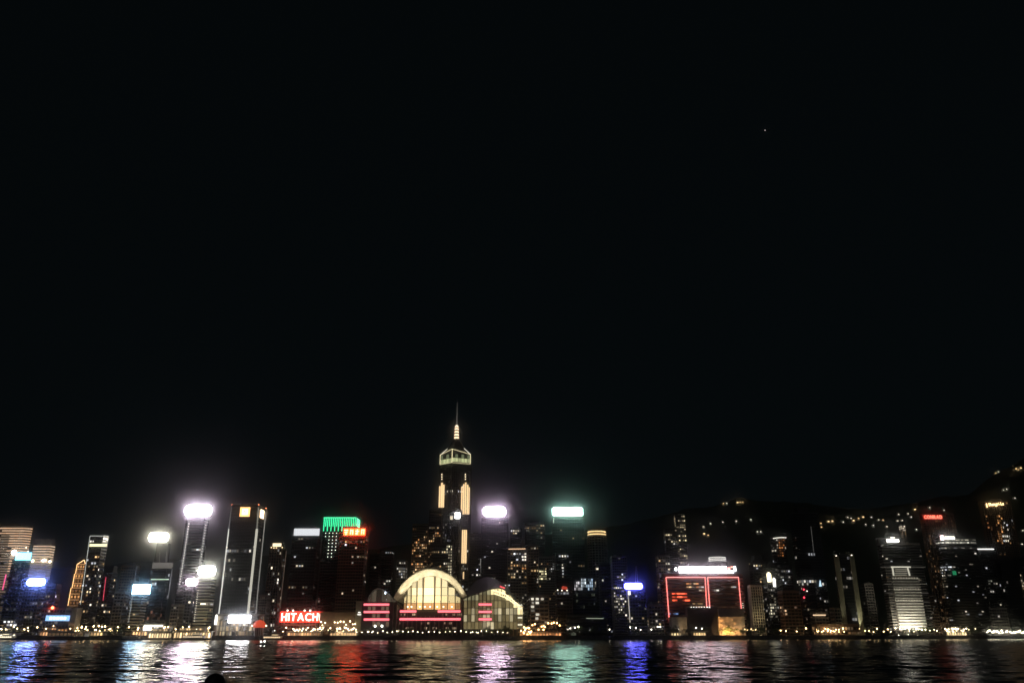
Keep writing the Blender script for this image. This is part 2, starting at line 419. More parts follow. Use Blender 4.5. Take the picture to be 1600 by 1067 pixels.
# --- far left
T('hotelA', 'tallest pale slab with glowing horizontal floor bands at the end of the skyline', -22, 52, 822, 250, 34, mat='pale', style='ribbon', fh=3.6, bw=7, even=True, lit=.97, cols=[(1, .6, .35), (1, .66, .42)], amp=.75, chamfer=6,
  patches=[(-80, 14, 835, 1000, .85, [(1, .72, .5)], .22), (-80, 100, 925, 1000, .3, WARM, .12)], name='hotel_tower')
T('cyan', 'slim dark apartment tower with two columns of dim windows below a cyan sign', 19, 48, 876, 100, 26, mat='bluegrey', bw=4.2, lit=.3, cols=[(.75, .8, .9), (.9, .85, .8)], amp=.09, roof=False,
  patches=[(-10, 60, 968, 980, .6, WHITE, 1.6)], name='apartment_tower')
sign('cyan lit rooftop sign on the slim dark apartment tower', 26, 48, 863, 875, shore(30) + 102, (.22, .75, 1), 4, topz('cyan'))
tube('cyan', 'magenta_strip', [(9.5, 897), (4, 921)], .8, (1, .12, .3), 1.2)
lamp_dots('cyan', 'roof_lamp', [(41, 855), (44, 861)], .7, (1, .8, .5), 6, -6)
lamp_dots('cyan', 'roof_floodlamp', [(22, 863)], 3.0, (1, .82, .6), 22, -1)
T('hotelB', 'shorter pale slab with glowing floor bands and bright floodlamps half way up', 53, 87, 850, 180, 30, mat='pale', style='ribbon', fh=3.5, bw=6, even=True, lit=.97, cols=[(1, .68, .45), (1, .74, .52)], amp=.72, setback=(54, 82, 842),
  patches=[(-10, 100, 880, 905, .97, [(.85, .75, .75)], .25), (-10, 100, 905, 1000, .15, WARM, .1)], name='hotel_tower')
lamp_dots('hotelB', 'facade_floodlamp', [(51, 876), (67, 875.5), (70, 875), (78, 877)], 1.5, (1, .82, .55), 14, 1.2)
T('blue', 'dark narrow block carrying a blazing blue-white rooftop sign', 38, 72, 917, 50, 24, mat='bluegrey', lit=.08, cols=COOL, amp=.35, roof=False)
sign('blazing blue-white rooftop sign before the pale banded slab', 43.5, 70, 904, 914.5, shore(50) + 52, (.18, .28, 1), 60, topz('blue'), rnd_=.8)
T('dotty', 'dark tower with a few white windows behind the small blue screen', 70, 97, 913, 120, 26, mat='dark', lit=.06, cols=WHITE, amp=1.2, name='apartment_tower')
T('screen', 'low grey block with a small blue-white screen and a red lamp on its roof', 66, 112, 950, 22, 30, mat='concrete', lit=.04, amp=.5, roof=False, name='office_block')
panel('screen', 'light_panel', 72.5, 108.5, 961, 969.5, (.3, .55, 1), 1.5)
for i in range(5): panel('screen', 'lettering_bar', 78 + i * 5.5, 81 + i * 5.5, 963.5, 967.3, (.95, .98, 1), 2.4, 1.5, th=.2)
lamp_dots('screen', 'red_lamp', [(82, 949)], 1.6, (1, .07, .03), 26, 1)
T('wedge', 'pale windowless slab beside the small blue screen', 113, 129, 951, 30, 22, mat='pale', style='blank', lit=.0, roof=False, name='office_block')
# golden outlined pagoda-like tower
def gold_tower():
    D = shore(120) + 150; root = thing('outlined_tower', 'slender stepped tower with pointed roof outlined in golden light', 'building', (P(122, 990, D).x, D + 8, GZ)); ROOTS['goldt'] = (root, D, None, 0)
    xc = P(114.5, 946, D).x; px = .82
    st = [(GZ, P(118, 946, D).z, 8.0), (P(118, 946, D).z, P(118, 918, D).z, 7.2), (P(118, 918, D).z, P(118, 896, D).z, 6.2), (P(118, 896, D).z, P(118, 881, D).z, 5.4)]
    for i, (a, b, h) in enumerate(st):
        m = MB(); m.box(xc - h, xc + h, D + 8 - h, D + 8 + h, a, b); m.build('wall', M['gold'], root)
        if i == 0: continue
        hh = h + .35
        for sx in (-1, 1):
            m = MB(); m.bar((xc + sx * hh, D + 8 - hh, a), (xc + sx * hh, D + 8 - hh, b), .38, 5); m.build('edge_light', E((1, .55, .22), 2.6), root)
        n = 3 if i < 3 else 2
        for k in range(n + 1):
            z = a + (b - a) * k / n; m = MB(); m.bar((xc - hh, D + 8 - hh, z), (xc + hh, D + 8 - hh, z), .28, 5); m.build('floor_light', E((1, .5, .2), 1.0), root)
        m = MB()
        for k in range(n):
            for c in (-.5, 0, .5):
                z = a + (b - a) * (k + .5) / n; m.face([(xc + (c - .14) * h * 1.3, D + 8 - h - .05, z - 1.6), (xc + (c + .14) * h * 1.3, D + 8 - h - .05, z - 1.6), (xc + (c + .14) * h * 1.3, D + 8 - h - .05, z + 1.6), (xc + (c - .14) * h * 1.3, D + 8 - h - .05, z + 1.6)], 0, (.75, .35, .12) if (k + i) % 2 == 0 else (.2, .09, .03))
        tag(m.build('window_glazing', LIT, root), kind='stuff')
    zt = st[-1][1]; ap = P(118, 874, D).z; h = 5.4
    m = MB(); m.hexa([(xc - h, D + 8 - h, zt), (xc + h, D + 8 - h, zt), (xc + h, D + 8 + h, zt), (xc - h, D + 8 + h, zt)], [(xc + i * .2, D + 8 + j * .2, ap) for i, j in ((-1, -1), (1, -1), (1, 1), (-1, 1))]); m.build('roof', M['gold'], root)
    for sx in (-1, 1):
        m = MB(); m.bar((xc + sx * (h + .3), D + 8 - h - .3, zt), (xc, D + 7.6, ap + .3), .4, 5); m.build('roof_edge_light', E((1, .6, .28), 3.0), root)
gold_tower()
T('outl', 'tall black tower outlined by a thin white line with a yellow band near its top', 141, 170, 837, 50, 28, mat='dark', lit=.0, cols=WHITE + WARM, amp=1.2, roof=False, name='apartment_tower', patches=[(120, 170, 868, 980, .17, WHITE + WARM, 1.1), (120, 170, 842, 846, .25, WHITE, .8)])
tube('outl', 'outline_tube', [(125.5, 944), (140.7, 837), (170, 837)], .3, (.95, .98, .9), .7)
panel('outl', 'light_band', 140.5, 167, 849.5, 853.5, (1, .95, .55), 1.5)
tube('outl', 'outline_tube', [(170, 837), (168, 851)], .25, (.95, .98, .9), .25)
T('stepd', 'dark apartment tower with a thin red vertical light line', 162, 184, 892, 80, 24, mat='dark', lit=.12, cols=WHITE + WARM, amp=.9, name='apartment_tower', setback=(163, 178, 884))
tube('stepd', 'vertical_tube', [(165.5, 901), (161, 938)], .4, (1, .1, .16), .9)
tube('stepd', 'vertical_tube', [(162, 888), (158, 905)], .25, (.9, .95, 1), .35)
T('dimb', 'dim brown slab with a pale corner strip behind the blue-white screen tower', 190, 220, 884, 200, 30, mat='brown', lit=.16, cols=[(.8, .55, .45)], amp=.08, mast=8)
tube('dimb', 'corner_strip', [(214, 884), (207, 925)], .6, (.8, .78, .85), .10)
T('bscr', 'floodlit pale tower with a blue-white screen at its top', 208, 233, 912, 40, 26, mat='olive', style='ribbon', fh=3.2, bw=2.4, lit=.05, cols=WARM, amp=.4, roof=False)
panel('bscr', 'light_panel', 208.5, 234, 913, 928, (.4, .72, 1), 16)
tube('bscr', 'corner_strip', [(207.5, 929), (200.5, 972)], .45, (1, .97, .85), .28)
T('warm1', 'dark tower with a raised pale penthouse slab under a bright warm-white sign', 236, 268, 889, 130, 30, mat='dark', style='glass', lit=.03, cols=WHITE, amp=.6, roof=False, setback=(245, 262, 848), patches=[(230, 275, 948, 975, .25, [(.9, .4, .22)], .2)])
sign('bright warm-white rooftop sign above the raised pale penthouse slab', 233.5, 262.5, 832, 846, shore(250) + 136, (1, .92, .7), 40, P(250, 848, shore(250) + 133).z, rnd_=.8)
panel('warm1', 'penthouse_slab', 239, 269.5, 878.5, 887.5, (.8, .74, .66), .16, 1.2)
panel('warm1', 'light_band', 236, 264, 904, 905.6, (.75, 1, .75), .9)
tube('warm1', 'corner_strip', [(269, 889), (262.5, 935)], .45, (.85, .85, .9), .22)
for u in (249, 260): tube('warm1', 'post', [(u, 878), (u + .8, 862)], .4, (.9, .85, .75), .2)
T('pinkt', 'very tall grey tower with dotted white pilasters under a huge pinkish sign', 291, 327, 809, 200, 32, mat='bluegrey', style='ribbon', lit=.02, cols=WHITE, amp=.5, roof=False, patches=[(300, 312, 856, 861, .9, WHITE, .8)])
sign('huge blazing pinkish-white sign on the very tall grey tower', 290.5, 329.5, 788.5, 806.5, shore(310) + 203, (1, .8, .93), 55, topz('pinkt'), rnd_=.8)
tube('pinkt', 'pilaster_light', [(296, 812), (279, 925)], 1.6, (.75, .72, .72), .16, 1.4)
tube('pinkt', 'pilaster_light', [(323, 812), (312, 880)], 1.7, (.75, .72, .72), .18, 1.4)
lamp_dots('pinkt', 'pilaster_lamp', [(295 - (915 - 818) * 0 - i * .62, 818 + i * 4.1) for i in range(24)], .55, (1, .95, .9), 2.2, 3.2)
lamp_dots('pinkt', 'pilaster_lamp', [(321.5 - i * .6, 820 + i * 4.1) for i in range(13)], .5, (1, .95, .9), 1.6, 3.2)
T('pink2', 'dark block with a small pinkish sign between two brighter towers', 288, 309, 917, 90, 24, mat='bluegrey', lit=.05, cols=WHITE, amp=.8, roof=False, patches=[(285, 312, 940, 945, .5, WHITE, 1.6)])
sign('small round-ended pinkish rooftop sign between two brighter towers', 291.5, 308, 903.5, 914.5, shore(300) + 92, (1, .74, .88), 30, topz('pink2'), rnd_=.8)
T('white2', 'floodlit olive-grey tower with a dotted corner under a blazing white sign', 310, 338, 902, 50, 28, mat='olive', style='ribbon', fh=3.4, bw=3, lit=.03, cols=WARM, amp=.5, roof=False, patches=[(300, 340, 942, 944.6, .5, WHITE, 1.5)])
sign('blazing white rooftop sign on the floodlit olive-grey tower', 311, 336, 884, 900, shore(320) + 52, (1, .95, .78), 44, topz('white2'), rnd_=.8)
lamp_dots('white2', 'corner_lamp', [(309.5 - i * .42, 922 + i * 3.4) for i in range(15)], .45, (1, .95, .85), 1.8)
# --- tower with clock-like emblem
def emblem_tower():
    T('embl', 'tall dark glass tower with bright corner strips and a square orange emblem', 362, 404, 790, 60, 33, true_front=True, mat='dark', style='glass', bw=3.2, lit=.006, cols=WHITE, amp=.6, patches=[(350, 395, 858.8, 861.4, .7, WHITE, .7), (350, 369, 873, 875.5, .8, WHITE, .7), (360, 392, 904, 906.5, .7, WHITE, .5), (350, 420, 940, 960, .1, WARM, .2), (358, 372, 794, 797, .7, WHITE, .5), (365, 395, 918.5, 921.5, .3, WHITE, .3)])
    tube('embl', 'corner_strip', [(341.8, 960), (357.5, 826)], .75, (1, .97, .86), .85)
    tube('embl', 'corner_strip', [(357.5, 826), (361.6, 792)], .5, (1, .97, .86), .16)
    tube('embl', 'corner_strip', [(387, 962), (401.5, 826)], 1.6, (1, .96, .8), .55, 2.0)
    tube('embl', 'corner_strip', [(401.5, 826), (404, 792)], 1.0, (1, .96, .8), .16, 1.4)
    root, D, poly, z1 = ROOTS['embl']
    xr = poly[1][0]
    m = MB(); m.bar((xr + .5, D + 33, P(400, 958, D).z), (xr + .5, D + 33, z1 - 3), .4, 5); m.build('corner_strip', E((1, .97, .86), .35), root)
    # emblem: lit square with a dark diagonal wave, repeated on the side face
    pn = panel('embl', 'emblem', 376, 389.8, 792.3, 806.6, (1, .5, .16), 2.6, .8)
    def quadp(name, cx, cz, s, flat, c, st, side=False, off=0):
        m = MB(); pts = []
        for x, z in flat:
            pts.append((xr + off, D + 17 + x * s, cz + z * s) if side else (cx + x * s, D - off, cz + z * s))
        m.face(pts); m2 = m.build(name, E(c, st), root); m2.parent = pn if not side else m2.parent; return m2
    a = P(376, 792.3, D - .8); b = P(389.8, 806.6, D - .8); cx = (a.x + b.x) / 2; cz = (a.z + b.z) / 2
    sq = [(-1, -1), (1, -1), (1, 1), (-1, 1)]
    quadp('emblem_field', cx, cz, 3.7, sq, (1, .86, .62), 2.4, off=1.45)
    for fl in ([(-.62, .62), (-.2, .62), (.15, .1), (-.2, .0)], [(.2, 0), (-.15, -.1), (.2, -.62), (.62, -.62)], [(-.3, .25), (.0, .35), (.3, -.25), (0, -.35)]):
        quadp('emblem_stroke', cx, cz, 3.0, fl, (.8, .25, .05), .5, off=1.6)
    m = MB(); m.box(xr + .4, xr + .9, D + 10, D + 24, cz - 5.6, cz + 4.8); m.build('side_emblem', E((1, .7, .4), 5), root)
    for x, y in ((poly[0][0], D), (xr, D), (xr, D + 33)):
        m = MB(); m.lathe((x, y, z1 + 1.1), [(.5, 0), (.7, .6), (.3, 1.2)], 6); m.build('beacon', E((1, .25, .1), 5), root)
    lamp_dots('embl', 'facade_lamp', [(354.5, 855), (397, 854)], .6, WHITE[0], 3)
emblem_tower()
T('podi', 'wide low podium with a lit glass ground floor beneath the emblem tower', 340, 413, 960, 18, 30, mat='concrete', style='glass', fh=5, bw=4, lit=.2, cols=WARM, amp=.3, roof=False, name='office_block', patches=[(330, 393, 973, 990, .95, [(1, .8, .5), (1, .72, .42)], .5)])
sign('wide white glowing sign on the low podium roof edge', 358, 391, 961, 972, shore(375) + 15.5, (1, .97, 1), 26, GZ + 8, name='billboard')
T('crown', 'brown concrete tower with a small lit crown and scattered warm windows', 421.5, 447, 856, 150, 28, mat='brown', style='vertical', lit=.09, cols=COOL, amp=1.3, roof=False, name='apartment_tower', setback=(426, 440, 848))
panel('crown', 'crown_light', 426.5, 439.5, 848.5, 853.5, (1, .8, .5), 1.7, -1.5)
lamp_dots('crown', 'roof_lamp', [(424, 855), (428, 855.5), (432, 855.5), (441, 855)], .8, (1, .75, .4), 2)
tube('crown', 'corner_strip', [(447.5, 860), (437.5, 950)], .4, (1, .7, .5), .10)
T('wsign', 'broad dark slab with faint window rows under a plain white sign', 457, 501.5, 838, 100, 32, mat='dark', lit=.012, cols=COOL, amp=.5, roof=False, patches=[(440, 505, 841.5, 845.5, .35, WARM, .22), (462, 492, 855, 858, .6, COOL, .5), (450, 498, 870, 873, .6, COOL, .35), (448, 492, 908.5, 912, .55, WARM, .6), (448, 492, 917, 920, .35, WARM, .25), (448, 500, 862, 870, .08, WHITE, 1.4)])
sign('plain white rectangular rooftop sign on the broad dark slab', 460, 499, 825.5, 836.5, shore(480) + 103, (.95, .97, 1), .85, topz('wsign'))
T('green', 'dark tower crowned by a green neon curtain with dotted light columns', 505, 557, 823, 180, 36, true_front=True, mat='dark', lit=.02, cols=WHITE, amp=.5, roof=False)
def green_crown():
    root, D, poly, z1 = ROOTS['green']
    a = P(506, 808.5, D); b = P(556, 822, D)
    m = MB(); m.box(a.x, b.x, D + .3, D + 30, z1, a.z); m.build('crown_box', M['dark'], root)
    n = 18
    for i in range(n):
        u = 507 + 48.5 * i / (n - 1); low = 829.5 if i % 2 == 0 and i < 12 else 822
        m = MB(); p = P(u, 809, D - .4); q = P(u - .3, low, D - .4); m.box(p.x - .6, p.x + .6, D - .9, D - .2, q.z, p.z); m.build('neon_bar', E((.05, .95, .4), 1.5), root)
    m = MB(); m.box(a.x, b.x, D - 1, D - .2, a.z - .6, a.z + .6); m.build('neon_top', E((.1, 1, .45), 1.3), root)
    for k in range(6):
        m = MB(); y = D + 3 + 4.6 * k; m.box(b.x + .2, b.x + .6, y - 1.3, y + 1.3, z1 - 4, a.z); m.build('side_neon_bar', E((.15, 1, .5), 1.5), root)
    lamp_dots('green', 'dot_lamp', [(509 + c * 5.6 - r * .35, 832.5 + r * 5.3) for r in range(8) for c in range(4) if not (r > 1 and c == 0) and not (r > 5 and c == 3)], .62, (.85, 1, .8), 1.9)
green_crown()
T('redt', 'dark red-tinted office tower below four glowing red sign blocks', 531, 575.5, 838, 120, 32, mat='brown', lit=.02, cols=WARM, amp=.6, roof=False, patches=[(528, 578, 842.5, 846.5, .55, ORANGE + WHITE, .7), (528, 578, 850, 853, .25, WHITE, 1.2), (528, 578, 862, 865, .3, WARM, .4), (528, 578, 869, 872, .5, WARM, .45), (528, 578, 885, 888, .2, WHITE, 1.3), (522, 575, 908, 911.5, .5, WHITE, .9)])
def red_blocks():
    D = shore(555) + 123; r = sign('four glowing red block characters on the red-tinted office tower', 537, 571, 825.5, 836, D, (1, .035, .007), 20, topz('redt'), split=4, back=M['black'])
    a = P(537, 825.5, D); b = P(571, 836, D); w = (b.x - a.x) / 4
    for i in range(4):
        for (s, t, ww, hh) in (((.5, .75, .7, .14), (.5, .45, .5, .14), (.5, .25, .14, .4)), ((.3, .5, .14, .7), (.6, .7, .4, .14), (.7, .35, .16, .5)), ((.5, .5, .16, .8), (.5, .6, .7, .14), (.3, .25, .2, .2)), ((.5, .8, .6, .12), (.3, .45, .14, .5), (.68, .45, .14, .5)))[i]:
            m = MB(); cx = a.x + w * (i + s); cz = b.z + (a.z - b.z) * t; m.box(cx - w * ww / 2, cx + w * ww / 2, D - .8, D - .42, cz - (a.z - b.z) * hh / 2, cz + (a.z - b.z) * hh / 2); m.v = [(x_, y_ - .2, z_) for x_, y_, z_ in m.v]; m.build('stroke', E((1, .4, .25), 5), r)
red_blocks()
T('lowb', 'long low brown floodlit block stretching beside the red lettered sign', 500, 562, 957, 28, 28, mat='brown', style='blank', fh=9, bw=14, lit=0, roof=False, name='office_block')
T('hbase', 'low dark red-washed block carrying the big red lettered sign', 437, 500, 957, 30, 26, mat='concrete', lit=.05, cols=ORANGE, amp=.5, roof=False, name='office_block')
def hitachi():
    D = shore(470) + 26; r = thing('letter_sign', 'big glowing red sign with white-hot HITACHI letters', 'sign', (P(471, 970, D).x, D, GZ + 12))
    a = P(438.5, 955.2, D); b = P(503, 971.5, D); m = MB(); m.box(a.x, b.x, D, D + .7, b.z, a.z); m.build('backing', E((1, .022, .007), 3.4), r)
    m = MB()
    for t in (.1, .5, .9): x = a.x + (b.x - a.x) * t; m.box(x - .3, x + .3, D + .7, D + 1.4, GZ + .05, b.z + 2)
    m.build('support_frame', M['metal'], r)
    text_sign(r, 'HITACHI', 440.5, 500.5, 957.3, 969.6, D, E((1, .72, .58), 5), bold=.012, gap_=.15)
    for u in (449.3, 458, 476, 484.7, 525.5):
        p = P(u, 953.4, D + 2); m = MB(); m.bar((p.x, p.y, a.z), (p.x, p.y, p.z), .12, 5); m.lathe((p.x, p.y, p.z - .7), [(.4, 0), (.8, .5), (.8, 1), (.3, 1.5)], 8); 
        if u < 500: m.build('top_lamp', E((1, .9, .75), 7), r)
hitachi()
# --- dark towers between the red sign tower and the arched hall
T('dk1', 'dark unlit tower with one row of tiny white lights along its top', 594, 616, 860, 300, 26, mat='dark', lit=.02, cols=WHITE, amp=.8, patches=[(590, 620, 860, 864, .8, WHITE, 1.0)], name='apartment_tower', roof=False)
T('dk2', 'dark low-rise tower with two lit windows left of the arched hall', 578, 596, 866, 260, 24, mat='dark', lit=.03, cols=WHITE, amp=1.0, name='apartment_tower')
T('dk3', 'narrow dark tower with four rows of white window pairs beside the arched hall', 620, 637, 876, 220, 22, mat='concrete', lit=.02, cols=WHITE, amp=.6, name='apartment_tower', patches=[(618, 640, 886, 905, .45, WHITE, .8)])
T('org', 'brown tower full of scattered orange windows behind the arched hall', 645, 671, 819, 250, 28, mat='brown', lit=.23, cols=ORANGE, amp=.95, bw=3.0, roof=False, patches=[(600, 700, 819, 830, .03, ORANGE, .3)], name='apartment_tower')
T('org2', 'dark taller tower with rows of orange windows stepping down its front', 671, 692, 797, 262, 28, mat='dark', lit=.03, cols=ORANGE, amp=.5, bw=3.0, roof=False, patches=[(660, 700, 821, 826, .6, WARM, .8), (660, 700, 832, 850, .3, ORANGE, .8), (660, 700, 855, 900, .12, ORANGE, .6)], name='apartment_tower')
T('col', 'dark block with a bright column of stacked windows behind the arch', 674, 709, 850, 180, 26, mat='dark', lit=.1, cols=WARM, amp=.7, bw=3.0, roof=False, patches=[(698.5, 708.5, 852, 900, .85, [(1, .9, .6), (1, .84, .55)], .85), (676, 696, 858, 863, .8, WARM, .8)])
T('lampd', 'dark slab with a bright square lamp leaning against the spired tower', 692, 722, 796, 235, 26, mat='dark', style='vertical', lit=.03, cols=WHITE, amp=.35, roof=False, patches=[(690, 699, 790, 860, .35, WHITE, .1)])
panel('lampd', 'square_lamp', 711, 718.8, 800.5, 810, (1, .95, .88), 7); panel('lampd', 'square_lamp', 703.5, 707.5, 806, 811.5, (1, .85, .6), .9)
# --- Central spired tower
def spired():
    D = 1345.0; u0 = 711.5; root = thing('spired_tower', 'tallest dark tower with golden light bars, lit crown and needle spire', 'building', (P(u0, 990, D).x, D, GZ)); ROOTS['cp'] = (root, D - 22, None, 0)
    Z = lambda v: P(u0, v, D).z
    cx = P(u0, 760, D).x
    plan = [(-26, -5), (-5, -22), (24.5, -10), (26, 2), (8, 24), (-12, 20)]
    poly = [(cx + x, D + y) for x, y in plan]
    facade(root, poly, GZ, Z(727), 'vertical', 'dark', 3.9, 3.4, .02, COOL, .6, patches=[(690, 735, 766, 774, .4, WHITE, .6), (690, 740, 884, 892, .5, COOL, .8)], rnd=random.Random(5))
    def scaled(k): return [(cx + x * k, D + y * k) for x, y in plan]
    cr = MB(); cr.prism(scaled(.97), Z(727), Z(712)); cr.build('crown_wall', M['dark'], root)
    # glowing crown glazing on the visible faces, one pane after another
    sc2 = scaled(1.0)
    for i, (zlo, zhi) in ((0, (Z(726.5), Z(713))), (1, (Z(725), Z(713)))):
        a = Vector(sc2[i]); c = Vector(sc2[i + 1]); n = 4 if i == 0 else 6
        for k in range(n):
            p = a + (c - a) * (k + .06) / n; q = a + (c - a) * (k + .94) / n
            m = MB(); zz = zlo + (zhi - zlo) * .5
            m.face([(p.x, p.y - .5, zlo), (q.x, q.y - .5, zlo), (q.x, q.y - .5, zz), (p.x, p.y - .5, zz)]); m.build('crown_pane', E((.95, 1, .5), .62 if (k + i) % 3 else .42, False), root)
            if k % 2 == i: 
                m = MB(); m.face([(p.x, p.y - .5, zz + .6), (q.x, q.y - .5, zz + .6), (q.x, q.y - .5, zhi), (p.x, p.y - .5, zhi)]); m.build('crown_pane', E((.8, .9, .5), .16, False), root)
    def ln(name, pts, r, c, s):
        m = MB()
        for a, b_ in zip(pts, pts[1:]): m.bar(a, b_, r, 6)
        m.build(name, E(c, s), root)
    top = [(x, y, Z(711.5)) for x, y in scaled(1.0)]; bot = [(x, y, Z(726.5)) for x, y in scaled(1.0)]
    GOLDC = (1, .86, .5)
    for i in (0, 1):
        p = [list(top[i]), list(top[i + 1])]
        if i == 0: p[1][2] = Z(705.5)
        else: p[0][2] = Z(705.5)
        ln('crown_edge', p, .45, GOLDC, 1.1); ln('crown_edge', [bot[i], bot[i + 1]], .4, GOLDC, .8)
    for i in (0, 1, 2): ln('crown_corner', [bot[i], (top[i][0], top[i][1], Z(705.5) if i == 1 else top[i][2])], .55, GOLDC, 1.3)
    apex = (cx, D, Z(688)); sh = scaled(.55)
    ln('roof_ridge', [top[0], (sh[0][0], sh[0][1], Z(701.5))], .55, (1, .92, .75), 1.0); ln('roof_ridge', [top[2], (sh[2][0], sh[2][1], Z(701.5))], .55, (1, .92, .75), 1.0)
    m = MB(); m.hexa([(x, y, Z(712)) for x, y in scaled(.97)], [(x, y, Z(701.5)) for x, y in sh]); m.hexa([(x, y, Z(701.5)) for x, y in sh], [(cx + x * .16, D + y * .16, Z(686)) for x, y in plan]); m.build('pyramid_roof', M['dark'], root)
    # lantern of four glowing rings
    for k in range(4):
        z = Z(685 - k * 4.5); h = Z(682.6) - Z(685); rr = 4.2 - k * .25; m = MB()
        m.lathe((cx, D, z), [(rr * .75, 0), (rr, h * .25), (rr, h * .75), (rr * .7, h)], 12); m.build('lantern_ring', E((1, .72, .45), 2.0), root)
    m = MB(); m.lathe((cx, D, Z(686)), [(2.4, 0), (2.4, Z(668) - Z(686)), (.9, Z(665) - Z(686))], 10); m.build('lantern_core', E((1, .4, .2), .1), root)
    m = MB(); m.lathe((cx, D, Z(667.5)), [(3.2, 0), (2.6, 2.2), (1.0, 4)], 10); m.build('lantern_cap', E((1, .8, .55), 1.6), root)
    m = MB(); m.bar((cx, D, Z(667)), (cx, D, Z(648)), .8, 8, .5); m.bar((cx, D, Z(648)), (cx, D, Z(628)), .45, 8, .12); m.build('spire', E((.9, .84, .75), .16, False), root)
    # vertical golden light bars set on the faces
    def bars(name, us, vt, vb, face, c=(1, .68, .34), s=1.5):
        a = Vector(sc2[face]); d = Vector(sc2[face + 1]) - a
        for (u, w_), vtop in zip(us, vt):
            # find point on the face line seen at u
            best = min((abs(UV((a.x + d.x * t / 400, a.y + d.y * t / 400, Z((vtop + vb) / 2)))[0] - u), t) for t in range(401))[1] / 400
            p = a + d * best; m = MB(); hw = w_ * .53
            nrm = Vector((d.y, -d.x)).normalized(); q = p + nrm * .8; e = d.normalized() * hw
            m.prism([(q - e + nrm * .5)[:], (q + e + nrm * .5)[:], (q + e - nrm * .9)[:], (q - e - nrm * .9)[:]], P(u, vb, q.y).z, P(u, vtop, q.y).z); m.build(name, E(c, s), root)
    bars('light_bar', [(687.6, 2.6), (690.6, 2.8), (693.4, 2.4)], [759, 754, 757], 792.5, 0, s=1.25)
    bars('light_bar', [(721.3, 1.9), (724.2, 1.9), (727.1, 1.9), (730.2, 2.0), (732.6, 1.4)], [760, 756, 753.5, 757, 761], 803, 1, s=1.25)
    bars('light_bar', [(722, 2.0), (724.9, 2.0), (727.8, 2.0)], [827.5, 827.5, 827.5], 879.5, 1, s=1.25)
    bars('light_bar', [(724, 1.6)], [893], 904, 1, s=1.0)
    for v in (741, 744.8, 748.3):
        bars('dot_light', [(691, 1.2)], [v - 1], v + 1, 0, (1, .8, .5), 1.6); bars('dot_light', [(727, 1.2)], [v - 1], v + 1, 1, (1, .8, .5), 1.6)
spired()
T('strip', 'dark tower with a thin pale vertical strip right of the spired tower', 734, 753, 834, 285, 24, mat='dark', lit=.03, cols=WHITE, amp=.5, patches=[(738, 747, 838, 850, .35, WHITE, .8), (742, 752, 878, 903, .25, WHITE, .8)])
tube('strip', 'vertical_strip', [(751, 872), (751.5, 900)], .35, (1, .97, .9), .35)
T('pink3', 'dark plain tower below a hazy pinkish-white sign right of the spired tower', 752.5, 794, 809, 250, 32, mat='dark', lit=.02, cols=WHITE, amp=.5, roof=False, patches=[(750, 800, 847, 853, .12, WHITE, .3), (775, 790, 860, 870, .15, WHITE, 1.4)])
sign('hazy pinkish-white lozenge sign on the dark plain tower', 755, 790, 791.5, 806.5, shore(772) + 253, (1, .74, .96), 42, topz('pink3'), rnd_=.8)
T('bt1', 'dark tower with stacked window pairs behind the orange-lined block', 797, 815, 826, 320, 22, mat='dark', lit=.12, cols=WARM + WHITE, amp=.8, name='apartment_tower')
T('bt2', 'dark stepped tower with a short row of lights on its shoulder', 820, 851, 818, 350, 26, mat='dark', lit=.05, cols=WARM, amp=.6, name='apartment_tower', patches=[(820, 838, 824, 828, .7, ORANGE, .4), (839, 846, 816, 830, .7, WARM, .6)])
T('line', 'wide block with an orange line along its roof and crowded window rows', 793, 823, 857, 180, 28, mat='concrete', lit=.1, cols=WARM, amp=.6, roof=False, patches=[(800, 826, 864, 874, .6, WHITE, 1.1), (795, 840, 880, 890, .45, ORANGE, .45), (795, 840, 890, 905, .3, WARM, .6)])
tube('line', 'roof_line', [(794.5, 857.5), (821, 857)], .55, (1, .62, .35), 1.1)
T('mid2', 'dim brown tower with scattered warm windows beside the orange-lined block', 824, 842, 853, 205, 24, mat='brown', lit=.16, cols=WARM, amp=.6, name='apartment_tower')
T('greens', 'dark tower topped by a long greenish-white glowing sign', 862, 912, 808, 190, 34, mat='dark', lit=.015, cols=WARM, amp=.5, roof=False)
sign('long greenish-white glowing sign along the dark tower roof', 863, 910.5, 793.2, 805, shore(886) + 193, (.55, 1, .78), 26, topz('greens'), rnd_=.35)
tube('greens', 'corner_light', [(865.3, 809), (865, 817)], .5, (1, .97, .8), .7)
T('yel', 'dark block with a glowing yellow patch of windows and a grey-white lit corner', 841, 869, 870, 150, 26, mat='concrete', lit=.06, cols=WARM, amp=.5, bw=2.6, fh=3.2, roof=False, patches=[(840, 853, 890, 904, .8, [(1, .88, .5)], 1.6), (860, 869, 877, 893, .8, [(.85, .83, .78)], .55), (846, 861, 879, 892, .3, ORANGE, .3)])
T('row5', 'dark block with a row of five white lights along its top', 867, 893, 865, 120, 24, mat='dark', lit=.03, cols=WHITE, amp=.4, roof=False, patches=[(866, 894, 865, 868.5, .8, WHITE, 1.3), (877, 881, 880, 905, .7, WHITE, .5)])
T('ring', 'round tower with two golden rings of light around its crown', 918.5, 949.5, 836, 230, round_=True, mat='concrete', lit=.03, cols=WHITE, amp=.9, roof=False, name='round_tower')
